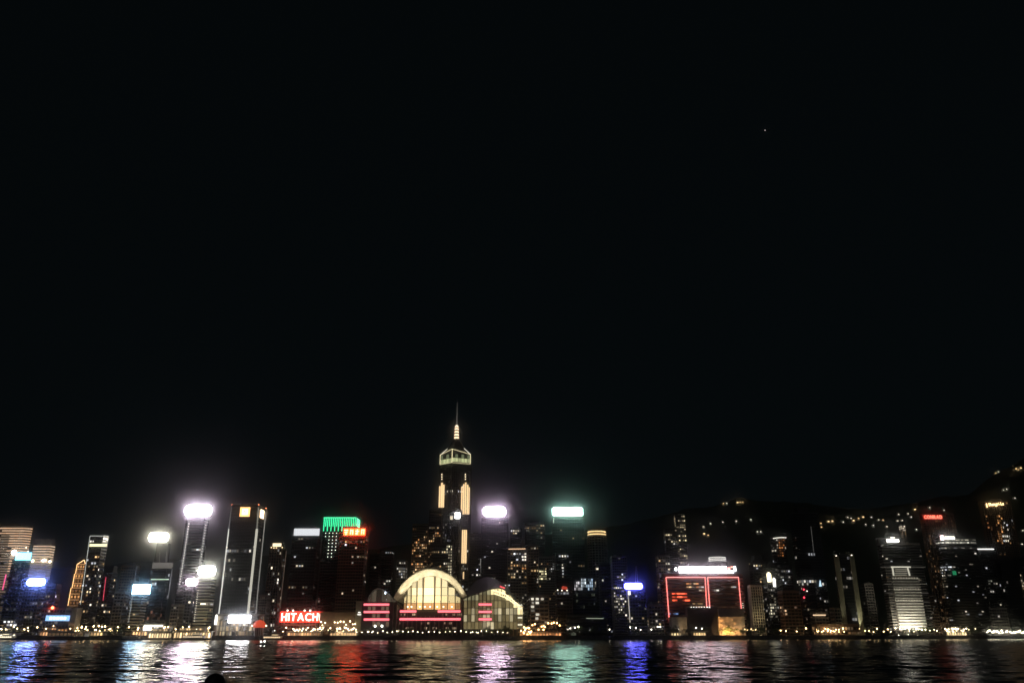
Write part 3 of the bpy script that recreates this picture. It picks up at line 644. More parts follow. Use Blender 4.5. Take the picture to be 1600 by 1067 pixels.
def rings(key, u0, u1, vs_, c, s, rr=.7, extra=0):
    root, D, poly, z1 = ROOTS[key]; px = root.location.x; py = root.location.y; r = max(abs(p[0] - px) for p in poly) * .92
    m = MB(); m.lathe((px, py, z1), [(r * .86, 0), (r * .86, P(0, vs_[0] - 1, D).z - z1)], 24); m.build('crown_drum', M['concrete'], root)
    for v in vs_:
        z = P((u0 + u1) / 2, v, D).z; m = MB(); m.lathe((px, py, z - rr), [(r, 0), (r + .25, rr * .5), (r + .25, rr * 1.5), (r, 2 * rr)], 32); m.build('light_ring', E(c, s), root)
rings('ring', 918.5, 949.5, (829.2, 833.6), (1, .68, .3), 1.5)
T('glassy', 'dark glass block with blue-white shining curtain-wall strips', 892, 934, 902, 75, 26, mat='dark', style='glass', lit=.01, cols=WHITE, amp=.4, roof=False, bw=2.2, fh=3.6, patches=[(896, 907, 906, 921, .6, [(.95, .9, .92)], .6), (908, 914.5, 904, 924, .92, [(.8, .92, 1)], .95), (917, 926, 905, 922, .6, [(.6, .8, 1)], .7), (926, 931, 908, 918, .4, WHITE, .3), (896, 934, 926, 975, .10, [(.6, .7, .5)], .06)])  # bright strips: a sign's reflection put into the glow of the panes
T('redem', 'dark low block with a round red emblem beside the shining glass block', 868, 894, 912, 60, 24, mat='dark', lit=.05, cols=WHITE, amp=.5, roof=False, patches=[(866, 895, 924, 928, .5, WHITE, .5)], name='office_block')
lamp_dots('redem', 'red_emblem', [(880, 918), (884, 918.5)], 2.0, (.9, .1, .05), .5); lamp_dots('redem', 'white_lamp', [(871.5, 921.5), (878, 922), (886, 922)], .7, WHITE[0], 3)
T('hos', 'plain dark block with pairs of tall white windows near the orange street lights', 828, 857, 931, 55, 24, mat='concrete', bw=5, fh=4.4, lit=.02, cols=WHITE, amp=.7, roof=False, name='office_block', patches=[(830, 842, 933, 970, .55, [(1, .93, .75)], .7), (845, 856, 950, 970, .4, WHITE, .8)])
T('dpod', 'broad dark podium with a faint pale strip left of the purple sign', 884, 948, 962, 24, 26, mat='dark', style='glass', lit=.03, cols=[(.7, .8, .55)], amp=.2, roof=False, name='office_block')
tube('dpod', 'roof_line', [(916, 965.5), (943, 965.8)], .4, (.85, .95, .7), .4)
T('wins', 'concrete apartment tower crowded with small bright windows left of the purple sign', 953, 979, 869, 120, 26, mat='concrete', lit=.04, cols=WHITE, amp=.7, bw=3.0, fh=3.4, name='apartment_tower', patches=[(950, 985, 890, 906, .12, WHITE, .9), (950, 982, 918, 962, .36, [(1, .9, .72)], 1.0)])
T('purp', 'dark building with a pale lit edge below the purple sign', 979, 1009, 922, 40, 26, mat='bluegrey', lit=.03, cols=WHITE, amp=.4, roof=False, patches=[(978, 1015, 926, 931, .25, WHITE, .6), (980, 1015, 963, 970, .6, WARM, .7)])
sign('glowing purple-blue rooftop sign with rounded ends', 975, 1004, 910.5, 920.3, shore(990) + 42, (.12, .12, 1), 26, topz('purp'), rnd_=.8)
tube('purp', 'edge_light', [(981.5, 930), (984.5, 972)], .55, (1, .9, .75), .5); panel('purp', 'lit_corner', 981, 985, 922.5, 929, (1, .9, .7), 2.2)
def pmast():
    root, D, poly, z1 = ROOTS['purp']; m = MB(); a = P(994.5, 909, D + 12); t = P(994, 884, D + 12)
    for sx, sy in ((-1, -1), (1, -1), (1, 1), (-1, 1)): m.bar((a.x + sx * 1.8, a.y + sy * 1.8, z1), (t.x + sx * .5, t.y + sy * .5, t.z), .22, 4)
    for k in range(6):
        z = z1 + (t.z - z1) * k / 6; h = 1.8 - 1.3 * k / 6; m.box(a.x - h, a.x + h, a.y - h, a.y - h + .25, z, z + .25)
    m.build('lattice_mast', M['white'], root)
pmast()
T('rs1', 'dark apartment tower with scattered white windows left of the red-outlined building', 1024, 1046, 868, 150, 24, mat='concrete', lit=.14, cols=WHITE + WARM, amp=.8, name='apartment_tower')
# --- red outlined twin block
T('redo', 'broad brown block outlined in glowing red neon in two panels', 1036.5, 1160, 897.5, 105, 16, true_front=True, mat='brown', style='ribbon', fh=4.3, bw=3.4, lit=.02, cols=[(1, .5, .25)], amp=.10, roof=False, patches=[
    (1043, 1100, 903, 948, .45, [(1, .42, .2)], .05), (1110, 1155, 903, 950, .5, [(1, .5, .25)], .04), (1074, 1101, 910, 924, .5, WHITE + ORANGE, .6), (1051, 1076, 923, 937.5, .78, [(1, .12, .05)], 1.5), (1080, 1103, 938, 949, .7, [(1, .62, .28)], .4), (1046, 1063, 953, 960, .5, [(.3, .5, 1)], .8), (1114, 1124, 921, 925, .6, WHITE, .7), (1143, 1150, 914, 917, .7, WHITE, .6)])
NEON = (1, .22, .19)
tube('redo', 'neon_outline', [(1045.8, 970), (1040.8, 901.5), (1101.7, 901.5), (1104.4, 948)], .5, NEON, 2.8, 1.2)
tube('redo', 'neon_outline', [(1109, 949), (1105.6, 901.5), (1153.8, 901.5), (1158.3, 951)], .5, NEON, 2.8, 1.2)
def redo_sign():
    D = shore(1100) + 108; r = sign('long glowing white rooftop sign above the red-outlined building', 1060.5, 1136, 885, 895, D, (1, .8, .88), 13, topz('redo'), split=9, gap=.1)
    for i, (u0, u1, va, vb, c, s) in enumerate(((1137, 1141, 886, 890, (1, .3, .25), 3), (1141.5, 1145, 884.5, 886.5, (1, .4, .3), 3), (1137.5, 1146, 891, 895, (1, .9, .92), 8), (1146.5, 1150, 884.5, 892, (1, .95, .95), 9), (1054.5, 1057.5, 886.5, 891, (.95, .97, 1), 10))):
        m = MB(); a = P(u0, va, D); b_ = P(u1, vb, D); m.box(a.x, b_.x, D - .4, D, b_.z, a.z); m.build('light_panel', E(c, s), r)
redo_sign()
T('rcr', 'round tower with three white rings of light behind the red-outlined building', 1110, 1139, 877, 330, round_=True, mat='dark', lit=.02, cols=WHITE, amp=.4, roof=False, name='round_tower')
rings('rcr', 1110, 1139, (869.8, 872.4, 875), (1, .97, .9), 1.0, .55)
lamp_dots('redo', 'side_lamp', [(1160.5 + i * .32, 942 + i * 3.4) for i in range(10)], .5, (1, .9, .7), 1.6)
# low cultural block in front
T('cult', 'dark windowless low block with warm lights at its foot before the red-outlined building', 1069, 1121, 949.5, 26, 24, mat='dark', style='blank', fh=12, bw=18, lit=0, roof=False, name='office_block')
lamp_dots('cult', 'parapet_lamp', [(1080 + i * 4.1, 948) for i in range(8)] + [(1106, 948), (1109, 948.5)], .55, (1, .95, .85), 2.5)
T('wallo', 'low pale block with an orange floodlit blank wall', 1120.5, 1163, 964.5, 30, 12, true_front=True, mat='pale', fh=20, bw=26, style='blank', lit=0, roof=False, name='office_block')
T('cult2', 'dark plain block above and behind the orange floodlit blank wall', 1123, 1162, 952, 56, 12, true_front=True, mat='concrete', style='blank', fh=12, bw=16, lit=0, roof=False, name='office_block')
T('walls', 'small pale block with a golden lit side wall beside the windowless block', 1045, 1073, 965, 32, 20, mat='pale', fh=10, bw=10, style='blank', lit=0, roof=False, name='office_block')
# --- right of the red outlined block
T('rd1', 'dark apartment tower with sparse windows behind the golden finned block', 1170, 1196, 876, 190, 24, mat='dark', lit=.08, cols=WARM + WHITE, amp=.9, name='apartment_tower', setback=(1178, 1190, 868))
T('fins', 'block with tall vertical fins lit gold from below', 1172, 1190, 915, 55, 12, true_front=True, mat='pale', style='vertical', fh=3.6, bw=3.2, lit=.01, cols=WHITE, amp=.8, roof=False)
T('oval', 'narrow dark tower with two glowing oval signs near its top', 1190, 1214, 882, 110, 24, mat='dark', lit=.05, cols=WHITE, amp=.6, patches=[(1203, 1214, 928, 966, .75, [(1, .9, .65)], .7)])
def ovals():
    root, D = ROOTS['oval'][:2]
    for (u0, u1, v0, v1, c, s) in ((1197.3, 1206, 893.5, 909, (1, .9, .6), 2.6), (1206.6, 1212.8, 902, 916.5, (1, .95, .85), 2.0)):
        a = P(u0, v0, D - .8); b_ = P(u1, v1, D - .8); cx = (a.x + b_.x) / 2; w_ = (b_.x - a.x) / 2; pts = [(b_.x, b_.z), ]
        zt = a.z - w_ * 1.4
        loop = [(cx - w_ * .85, b_.z), (cx + w_ * .85, b_.z), (cx + w_, zt)] + [(cx + w_ * math.cos(t * math.pi / 8), zt + w_ * 1.4 * math.sin(t * math.pi / 8)) for t in range(1, 8)] + [(cx - w_, zt)]
        m = MB(); m.hexa([(x, D - .7, z) for x, z in loop], [(x, D - 1.2, z) for x, z in loop]); m.build('oval_sign', E(c, s), root)
ovals()
T('brn', 'plain brown mid-rise block with three orange lit rows', 1215, 1249, 924, 45, 26, mat='brown', fh=4, bw=5, lit=0, roof=False, name='office_block', patches=[(1219, 1231, 948, 959, .75, [(1, .62, .35)], .8), (1241, 1248, 944, 958, .35, [(1, .6, .4)], .15)])
T('orcr', 'round-topped tower with a white rim and an orange glowing core', 1207.5, 1230, 840, 185, round_=True, mat='dark', lit=.04, cols=WHITE, amp=.8, roof=False, name='round_tower', patches=[(1216, 1226, 842, 868, .9, [(1, .35, .1)], .42), (1205, 1216, 848, 862, .45, WHITE, .6)])
tube('orcr', 'rim_light', [(1208, 841), (1213, 840), (1221, 839.3), (1228.5, 839.6)], .6, (1, .95, .8), 1.3, 1.0)
T('litr', 'dark block with two bright rows of lit offices beside the brown mid-rise', 1213, 1237, 884, 95, 24, mat='dark', bw=3, lit=.02, cols=WHITE, amp=.5, roof=False, patches=[(1221, 1236, 889.6, 892.6, .8, WHITE, .8), (1214, 1237, 898, 901.5, .85, [(1, .95, .8)], 1.0)])
T('bigd', 'very wide dark tower with thin broken lines of office light', 1233, 1278, 801, 150, 34, mat='dark', style='glass', lit=.008, cols=WHITE, amp=.6, setback=(1245, 1263, 793), patches=[(1234, 1246, 870.5, 873.8, .9, WHITE, .9), (1258, 1290, 866, 868.6, .85, WHITE, .8), (1234, 1270, 862, 865, .4, WHITE, .5), (1236, 1280, 906, 909.5, .7, WHITE, .8), (1248, 1266, 910.5, 913, .5, WHITE, .4)])
tube('bigd', 'vertical_strip', [(1267, 822), (1271.5, 862)], .4, (1, .97, .9), .08)
T('sail', 'dark low tower topped by a small blue-white sail-shaped light', 1274, 1292, 917, 80, 22, mat='dark', lit=.05, cols=WHITE, amp=.5, roof=False)
def sail():
    root, D = ROOTS['sail'][:2]; m = MB(); a = P(1280, 917.5, D + 6); b_ = P(1284.6, 917.5, D + 6); t = P(1281.5, 906, D + 6)
    m.hexa([(a.x, D + 6, a.z), (b_.x, D + 6, a.z), (b_.x, D + 7, a.z), (a.x, D + 7, a.z)], [(t.x - .3, D + 6, t.z), (t.x + .3, D + 6, t.z), (t.x + .3, D + 7, t.z), (t.x - .3, D + 7, t.z)]); m.build('sail_light', E((.6, .85, 1), 1.2), root)
sail()
T('redl', 'dark block with two red lamps on its corner', 1250, 1274, 915, 70, 22, mat='dark', lit=.03, cols=WHITE, amp=.6, roof=False, patches=[(1265, 1290, 938, 942, .7, WHITE, .6), (1256, 1270, 946, 952, .5, WARM, .7)])
lamp_dots('redl', 'red_lamp', [(1256, 920.5), (1256.4, 933)], 1.1, (1, .06, .1), 3); lamp_dots('redl', 'white_lamp', [(1261, 923)], .8, WHITE[1], 2)
T('twos', 'tall dark slab held between two olive-lit vertical pylons', 1306, 1330, 868, 45, 12, true_front=True, mat='dark', style='glass', lit=.03, cols=WHITE, amp=.4, patches=[(1310, 1330, 868, 872, .4, WHITE, .6), (1320, 1335, 922, 925, .7, WHITE, .4)])
def pylons():
    root, D, poly, z1 = ROOTS['twos']
    for (ua, ub, va) in ((1302.5, 1309.5, 869), (1327, 1333, 868)):
        x0 = P(ua, va, D).x; x1 = P(ub, va, D).x; m = MB(); zt = P(ua, va, D).z; m.box(x0, x1, D - 3, D - .35, GZ, zt); m.build('pylon', M['olive'], root)
        m = MB(); m.lathe(((x0 + x1) / 2, D - 1.5, zt), [(.8, 0), (.9, .8), (.4, 1.4)], 8); m.build('pylon_lamp', E(WHITE[0], 3), root)
pylons()
T('tiny', 'small dark tower with two white lights right of the twin pylons', 1344, 1364, 912, 110, 22, mat='concrete', lit=.03, cols=WHITE, amp=.8, name='apartment_tower')
T('term', 'long low orange-lit hall at the waterfront before the twin pylons', 1269, 1342, 976, 14, 18, mat='brown', fh=5, bw=4, lit=.55, cols=ORANGE, amp=.45, roof=False, name='ferry_hall')
tube('term', 'roof_light', [(1270.5, 960.5), (1290, 960.5)], .8, (1, .7, .42), 1.0, -8)
T('termu', 'small concrete block with an orange light strip above the orange-lit hall', 1266, 1294, 958, 34, 18, mat='concrete', fh=4, bw=5, lit=.03, cols=ORANGE, amp=.4, roof=False, name='office_block')
T('con2', 'small pale concrete block beside the foot of the left pylon', 1296, 1312, 950, 36, 18, mat='olive', lit=.02, roof=False, name='office_block')
# --- floodlit bank-like tower
T('flood', 'stepped dark tower whose banded lower front blazes with white floodlight', 1370, 1437, 849, 45, 34, mat='concrete', style='ribbon', fh=3.6, bw=3.0, lit=.02, cols=WHITE, amp=.7, roof=False, setback=(1372, 1413, 840), patches=[(1370, 1440, 866, 872, .10, WHITE, .8), (1385, 1440, 899, 908, .25, WARM, .4)])
def floodt():
    root, D, poly, z1 = ROOTS['flood']
    # projecting lit front bay with floor slabs, and the flared panel above it
    x0, x1 = P(1392.5, 903, D).x, P(1433, 903, D).x; zt = P(1412, 901, D).z
    m = MB(); m.box(x0, x1, D - 4, D - .35, GZ, zt); m.build('front_bay', M['concrete'], root)
    k = 0; z = GZ + 8
    while z < zt - 1:
        m = MB(); m.box(x0 - .6, x1 + .6, D - 5.4, D - 4.0, z, z + 1.5); m.build('floor_band', M['white'], root); z += 3.7; k += 1
    for u0, v0, u1, v1 in ((1391.5, 884.5, 1423, 886.5),):
        panel('flood', 'panel_rim', u0, u1, v0, v1, (1, .95, .75), .7, 1)
    for ua, ub in (((1396.5, 899), (1394.5, 886)), ((1421.5, 899), (1418, 886))): tube('flood', 'panel_rim', [ua, ub], 1.1, (1, .95, .75), .6, 1.4)
    for v in (889.5, 892.5, 895.5, 898): tube('flood', 'panel_bar', [(1399, v), (1417, v)], .45, (1, .92, .7), .28, 1.0)
    for v in (885.5, 912, 926, 940): tube('flood', 'cornice_line', [(1376 + (v - 885) * .22, v), (1446 + (v - 885) * .1, v)], .3, (1, .93, .75), .10, .6)
    lamp_dots('flood', 'bay_lamp', [(1395 + i * 4.2 + (v - 900) * .12, v) for v in (902.5, 919.5, 937) for i in range(10)], .55, (1, .92, .7), .8, 6.2)
floodt()
sign('bright white flat-topped rooftop emblem on the stepped floodlit tower', 1385, 1404.5, 842.5, 846.5, shore(1395) + 49, (1, .96, .82), 9, P(1392, 849, shore(1395) + 45).z)
panel('flood', 'emblem_light', 1391, 1398.5, 839.5, 842.4, (1, .96, .82), 9, -4)
# --- brown hotel with red letters
T('conr', 'tall brown hotel tower with a red lettered sign at its top', 1436.5, 1493, 803, 130, 34, mat='brown', style='vertical', lit=.28, cols=[(1, .6, .3), (1, .5, .2)], amp=.12, chamfer=6, name='hotel_tower')  # dim window glow raised so the brown front looks lit
r = thing('letter_sign', 'small glowing red CONRAD lettering on the brown hotel tower', 'sign', (P(1458, 810, shore(1458) + 128).x, shore(1458) + 127, P(1458, 810, shore(1458) + 127).z))
DD = shore(1465) + 129
m = MB(); a = P(1442, 804, DD); b_ = P(1473, 811, DD); m.box(a.x, b_.x, DD - .2, DD + .4, b_.z, a.z); m.build('backing', E((.9, .03, .015), .5), r)
text_sign(r, 'CONRAD', 1443.3, 1472, 804.8, 810.2, DD, E((1, .22, .14), 2.6), bold=.03)
T('bands', 'dark office tower with bright horizontal bands of light at its top floors', 1460, 1523, 836, 45, 34, mat='dark', style='ribbon', bw=2.6, lit=.025, cols=WHITE, amp=.5, roof=False, patches=[(1455, 1525, 845.5, 849, .96, [(1, .97, .8)], .85), (1458, 1525, 841, 844, .55, [(1, .95, .75)], .5), (1465, 1520, 852, 856.5, .5, WHITE, .4), (1460, 1500, 884, 900, .22, WHITE, .7), (1466, 1478, 900, 975, .8, [(1, .8, .5)], .08)])
sign('small white sign with a pinkish left end on the banded office tower', 1475.5, 1491.5, 838.2, 842.2, shore(1491.5) + 44.4, (1, .95, .8), 7, P(1490, 836, shore(1490) + 45).z, frame=False)
panel('bands', 'pink_sign_block', 1468.5, 1475.2, 836.5, 843.2, (1, .75, .72), 7, .6)
panel('bands', 'green_panel', 1487.5, 1494.5, 891.5, 897.8, (.05, .6, .25), .35)
T('shang', 'tall rounded brown hotel with golden script lettering at its top', 1528, 1582, 783, 230, 30, mat='brown', style='vertical', lit=.05, cols=[(1, .5, .2)], amp=.3, chamfer=6, name='hotel_tower', patches=[(1565, 1582, 808, 845, .25, WHITE, 1.0), (1555, 1566, 805, 845, .4, [(1, .45, .15)], .7), (1530, 1555, 810, 845, .12, [(1, .4, .15)], .3)])
r = thing('letter_sign', 'golden glowing script lettering on the tall rounded brown hotel', 'sign', (P(1555, 792, shore(1555) + 228).x, shore(1555) + 228, P(1555, 792, shore(1555) + 228).z))
DD = shore(1555) + 229
text_sign(r, 'Shangri-La', 1544, 1569, 785.6, 791.8, DD, E((1, .66, .3), 4.2), bold=.02, dv=-1.6)
m = MB(); a = P(1540.3, 786.2, DD); b_ = P(1542.9, 792.5, DD); m.box(a.x, b_.x, DD - .9, DD - .4, b_.z, a.z); m.build('emblem', E((1, .66, .3), 4), r)
T('wline', 'dark block with one white line of light along its roof', 1523, 1556, 856, 100, 26, mat='dark', lit=.03, cols=WHITE, amp=.5, roof=False, patches=[(1543, 1552, 900, 912, .4, [(.9, .9, .7)], .2), (1520, 1535, 925, 930, .6, WHITE, .8)])
panel('wline', 'roof_light', 1526.5, 1553, 856.6, 858.6, (1, .97, .92), 1.5)
T('blk', 'large black unlit block near the row of bright road lights', 1554, 1588, 873, 50, 30, mat='dark', style='glass', lit=.004, cols=WHITE, amp=.4)
T('edge', 'dark tower with a few warm rows at the edge beyond the black block', 1584, 1630, 871, 60, 30, mat='dark', lit=.02, cols=WARM, amp=.7, patches=[(1589, 1602, 896, 916, .4, WARM, .9)])
# far residential towers on the lower slope
T('res1', 'far tall apartment tower with golden windows on the dark slope', 1052, 1070, 804, 700, 26, mat='dark', lit=.3, cols=[(1, .82, .5)], amp=1.0, name='apartment_tower', bw=4.5, fh=4.5)
T('res2', 'far stepped apartment tower with a lit base line on the dark slope', 1036, 1058, 826, 680, 26, mat='dark', lit=.25, cols=[(1, .8, .5)], amp=.9, name='apartment_tower', bw=5, fh=4.5, patches=[(1030, 1065, 846, 850, .9, [(1, .97, .9)], .5), (1030, 1065, 850, 1000, .0, WHITE, .2)])
T('res3', 'far slim tower with three lit floors above the floodlit tower', 1404, 1414, 820, 600, 20, mat='dark', lit=.1, cols=WARM, amp=.6, name='apartment_tower', patches=[(1400, 1416, 822, 828, .9, [(1, .85, .65)], 1.2), (1400, 1416, 829, 838, .5, ORANGE, .3)])
T('gap1', 'dark mid-rise with faint windows between the round ringed tower and apartment tower', 936, 954, 880, 160, 22, mat='dark', lit=.05, cols=WHITE, amp=.5, name='apartment_tower')
T('gap2', 'low dark block with warm ground windows between purple sign and red outline', 1009, 1036, 945, 40, 22, mat='concrete', lit=.04, cols=WHITE, amp=.5, name='office_block', patches=[(1000, 1040, 965, 975, .25, WARM, .8)])
T('gap3', 'dark mid-rise between the floodlit screen tower and the outlined black tower', 180, 203, 925, 60, 22, mat='concrete', lit=.06, cols=WHITE, amp=.4, name='apartment_tower')
T('gap4', 'small dim block at the foot of the very tall grey tower', 268, 288, 945, 40, 22, mat='concrete', lit=.10, cols=WARM, amp=.4, name='office_block')
T('gap5', 'dark brown block with sparkling windows at the foot of the crowned tower', 404, 424, 930, 60, 22, mat='concrete', lit=.35, cols=[(1, .85, .6)], amp=.12, bw=2.5, fh=3, name='office_block')
T('gap6', 'dark low block with scattered lights beneath the black outlined tower', 92, 116, 974, 14, 20, mat='brown', lit=.2, cols=ORANGE, amp=.5, name='office_block', roof=False)
T('gap7', 'dark low tower with faint lights right of the stepped floodlit tower', 1440, 1462, 930, 40, 22, mat='brown', lit=.08, cols=WARM, amp=.5, name='office_block', patches=[(1455, 1466, 918, 940, .5, WHITE, .9)])
T('gap8', 'low dark block with lamps at its foot under the large black block', 1530, 1572, 950, 26, 20, mat='concrete', lit=.05, cols=WHITE, amp=.4, name='office_block', roof=False)
# ================================================================== ARCHED EXHIBITION HALL
def arc_at(prof, u):
    return lerp_tab(prof, u)
HALL_OUT = [(614, 936), (617, 929), (622, 920), (630, 909.5), (640, 900.5), (652, 893), (662, 889.2), (670, 888), (680, 888.8), (692, 891.8), (703, 897), (713, 905), (721, 915), (727, 925), (730, 931)]
HALL_IN = [(630.5, 934), (634, 925), (640, 917), (648, 909), (656, 904), (664, 900.5), (671, 899.3), (680, 900), (690, 903), (700, 908), (708, 914.5), (714, 922), (719.5, 933)]
def hall():
    D0, D1, D2 = 1018.0, 1034.0, 1098.0
    root = thing('exhibition_hall', 'glowing arched glass hall with pale vaulted roof and pink light bands', 'building', (P(672, 990, D1).x, D1, GZ)); ROOTS['hall'] = (root, D1, None, 0)
    n = 40
    us = [614 + 116 * i / n for i in range(n + 1)]
    ins = [630.5 + 89 * i / n for i in range(n + 1)]
    front = [P(u, arc_at(HALL_OUT, u), D0) for u in us]
    rim = [p + Vector((0, .3, -1.0)) for p in front]
    inner = [P(u, arc_at(HALL_IN, u), D1) for u in ins]
    cx = P(672, 940, D1).x
    back = [Vector((cx + (p.x - cx) * .9, D2, GZ + 30 + (p.z - GZ - 30) * .72)) for p in front]
    m = MB()
    for i in range(n):
        m.face([front[i], front[i + 1], back[i + 1], back[i]]); m.face([rim[i + 1], rim[i], front[i], front[i + 1]])
    ro = m.build('vault_roof', M['white'], root, smooth=False)
    # underside of the overhang: separate panels between ribs
    k = 10
    for s in range(0, n, 2):
        m = MB()
        for i in (s, s + 1): m.face([rim[i], rim[i + 1], inner[i + 1], inner[i]])
        o = m.build('soffit_panel', M['white'], ro, origin=root.location)
    # glass front, pane by pane
    cols_ = [630.5, 635.5, 642, 651, 660.5, 678.5, 689, 699.5, 711, 719.5]
    rows = [880, 917, 930, 941.5, 952]
    warm = {0: ((1, .82, .46), .85), 1: ((1, .82, .44), 1.05), 2: ((1, .78, .38), 1.0), 3: ((1, .5, .18), .75)}
    for ci, (ua, ub) in enumerate(zip(cols_, cols_[1:])):
        for ri, (va, vb) in enumerate(zip(rows, rows[1:])):
            ta = max(va, arc_at(HALL_IN, ua) + .3); tb = max(va, arc_at(HALL_IN, ub) + .3)
            if min(vb - ta, vb - tb) < .8: continue
            g = .55; um = (ua + ub) / 2
            mid = [P(um, max(va, arc_at(HALL_IN, um) + .3), D1)] if va < 900 or ri < 2 else []
            pts = [P(ua + g, vb - .3, D1), P(ub - g, vb - .3, D1), P(ub - g, tb + .3, D1)] + mid + [P(ua + g, ta + .3, D1)]
            c, s = warm[ri]
            edge = min(ci, len(cols_) - 2 - ci); s *= 1.45 * (.8 + .35 * random.Random(ci * 7 + ri).random()) * (.5, .7, .9, 1.05, 1.35, 1.35, 1.35)[min(edge, 6)]
            if ri == 3: s *= (1.25 if ci % 2 else .75)
            mm = MB(); mm.face(pts); o = mm.build('pane', E(c, round(s, 2), True), root)
    for u in cols_:
        thick = 1.7 if u in (660.5, 678.5) else .9
        a = P(u, 952, D1 - .5); b_ = P(u, arc_at(HALL_IN, u), D1 - .5); mm = MB(); mm.box(a.x - thick / 2, a.x + thick / 2, D1 - .9, D1 - .1, a.z, b_.z); mm.build('mullion', M['gold'], root)
    for v in (917, 930, 941.5):
        ua = 631 if v > 926 else 640; ub = 719 if v > 926 else 709
        a = P(ua, v, D1 - .5); b_ = P(ub, v, D1 - .5); mm = MB(); mm.box(a.x, b_.x, D1 - .7, D1 - .15, a.z - .2, a.z + .2); mm.build('transom', M['gold'], root)
    # interior floor lamps along the gallery
    for u in (637, 643, 656, 664, 672, 683, 693, 706):
        p = P(u, 947.5, D1 - 1.6); mm = MB(); mm.lathe((p.x, p.y, p.z - .7), [(.4, 0), (.9, .5), (.9, 1), (.3, 1.5)], 8); mm.build('gallery_lamp', E((1, .85, .6), 4), root)
    # podium with terraces
    def blk(name, u0, u1, v0, v1, Da, Db, mat):
        a = P(u0, v0, Da); b_ = P(u1, v1, Da); mm = MB(); mm.box(a.x, b_.x, Da, Db, max(GZ, b_.z), a.z); return mm.build(name, mat, root)
    blk('podium', 614, 731, 952, 996, D1 + .2, D2, M['dark'])
    blk('terrace', 619, 725, 953.6, 955.6, D1 - 8, D1 + .1, M['concrete']); blk('terrace', 617, 727, 965.6, 968, D1 - 12, D1 + .1, M['concrete'])
    blk('hall_back', 632, 718, 934, 952, D1 + 4, D2 - 1, M['dark'])
    for u in range(622, 728, 7): blk('column', u, u + .9, 955.7, 965.5, D1 - 7, D1 - 6, M['concrete']); blk('column', u, u + .9, 968.1, 995, D1 - 11, D1 - 10, M['concrete'])
    PINK = (1, .2, .24)
    def band(u0, u1, v, Dn, s=1.7):
        a = P(u0, v - 1.7, Dn); b_ = P(u1, v + 1.7, Dn); mm = MB(); mm.box(a.x, b_.x, Dn - .5, Dn, b_.z, a.z); mm.build('light_band', E(PINK, s), root)
        mm = MB(); mm.box(a.x - .3, b_.x + .3, Dn + .05, Dn + .6, b_.z - .7, a.z + .7); mm.build('band_housing', M['red'], root)
    band(625, 650.5, 954.6, D1 - 8.6); band(684, 719.5, 954.6, D1 - 8.6); band(624.5, 719.7, 966.8, D1 - 12.6)
    blk('balcony', 651.5, 683, 952.5, 961, D1 - 7.8, D1 - .2, M['dark'])
    mm = MB()
    rr = random.Random(3)
    for i in range(40):
        u = 621 + i * 2.6
        for v, pr in ((959.5, .45), (973, .3), (981, .4)):
            if rr.random() < pr:
                a = P(u, v - 1.6, D1 + .1); b_ = P(u + 1.8, v + 1.6, D1 + .1); s = .15 + .5 * rr.random() ** 2; mm.face([(a.x, a.y, b_.z), (b_.x, a.y, b_.z), (b_.x, a.y, a.z), (a.x, a.y, a.z)], 0, (s, s * .7, s * .42))
    tag(mm.build('window_glazing', LIT, root), kind='stuff')
    # added uplights with made-up fixtures, put here to brighten the overhang
    for i, u in enumerate((634, 648, 661, 674, 688, 702, 715)):
        ztop = P(u, arc_at(HALL_OUT, u) , D0).z
        l = bpy.data.lights.new('added_uplight', 'SPOT'); l.energy = 24000 if u < 690 else 12000; l.color = (1, .84, .5); l.spot_size = R(100); l.spot_blend = 1; l.shadow_soft_size = .5
        lo = bpy.data.objects.new('added_uplight', l); col.objects.link(lo); lo.parent = root
        p = P(u, 938, D1 - 14); lo.location = p - root.location
        d = (Vector((p.x, D1 - 6, p.z + 40)) - p).normalized(); lo.rotation_euler = d.to_track_quat('-Z', 'Y').to_euler()
        f = MB(); f.box(p.x - .5, p.x + .5, p.y - .4, p.y + .4, p.z - 1.0, p.z - .25); f.bar((p.x, p.y + .3, p.z - .8), (p.x, D1 - 4, P(u, 953.6, D1 - 8).z + .05), .12, 4); f.build('added_uplight_case', M['black'], root)
hall()
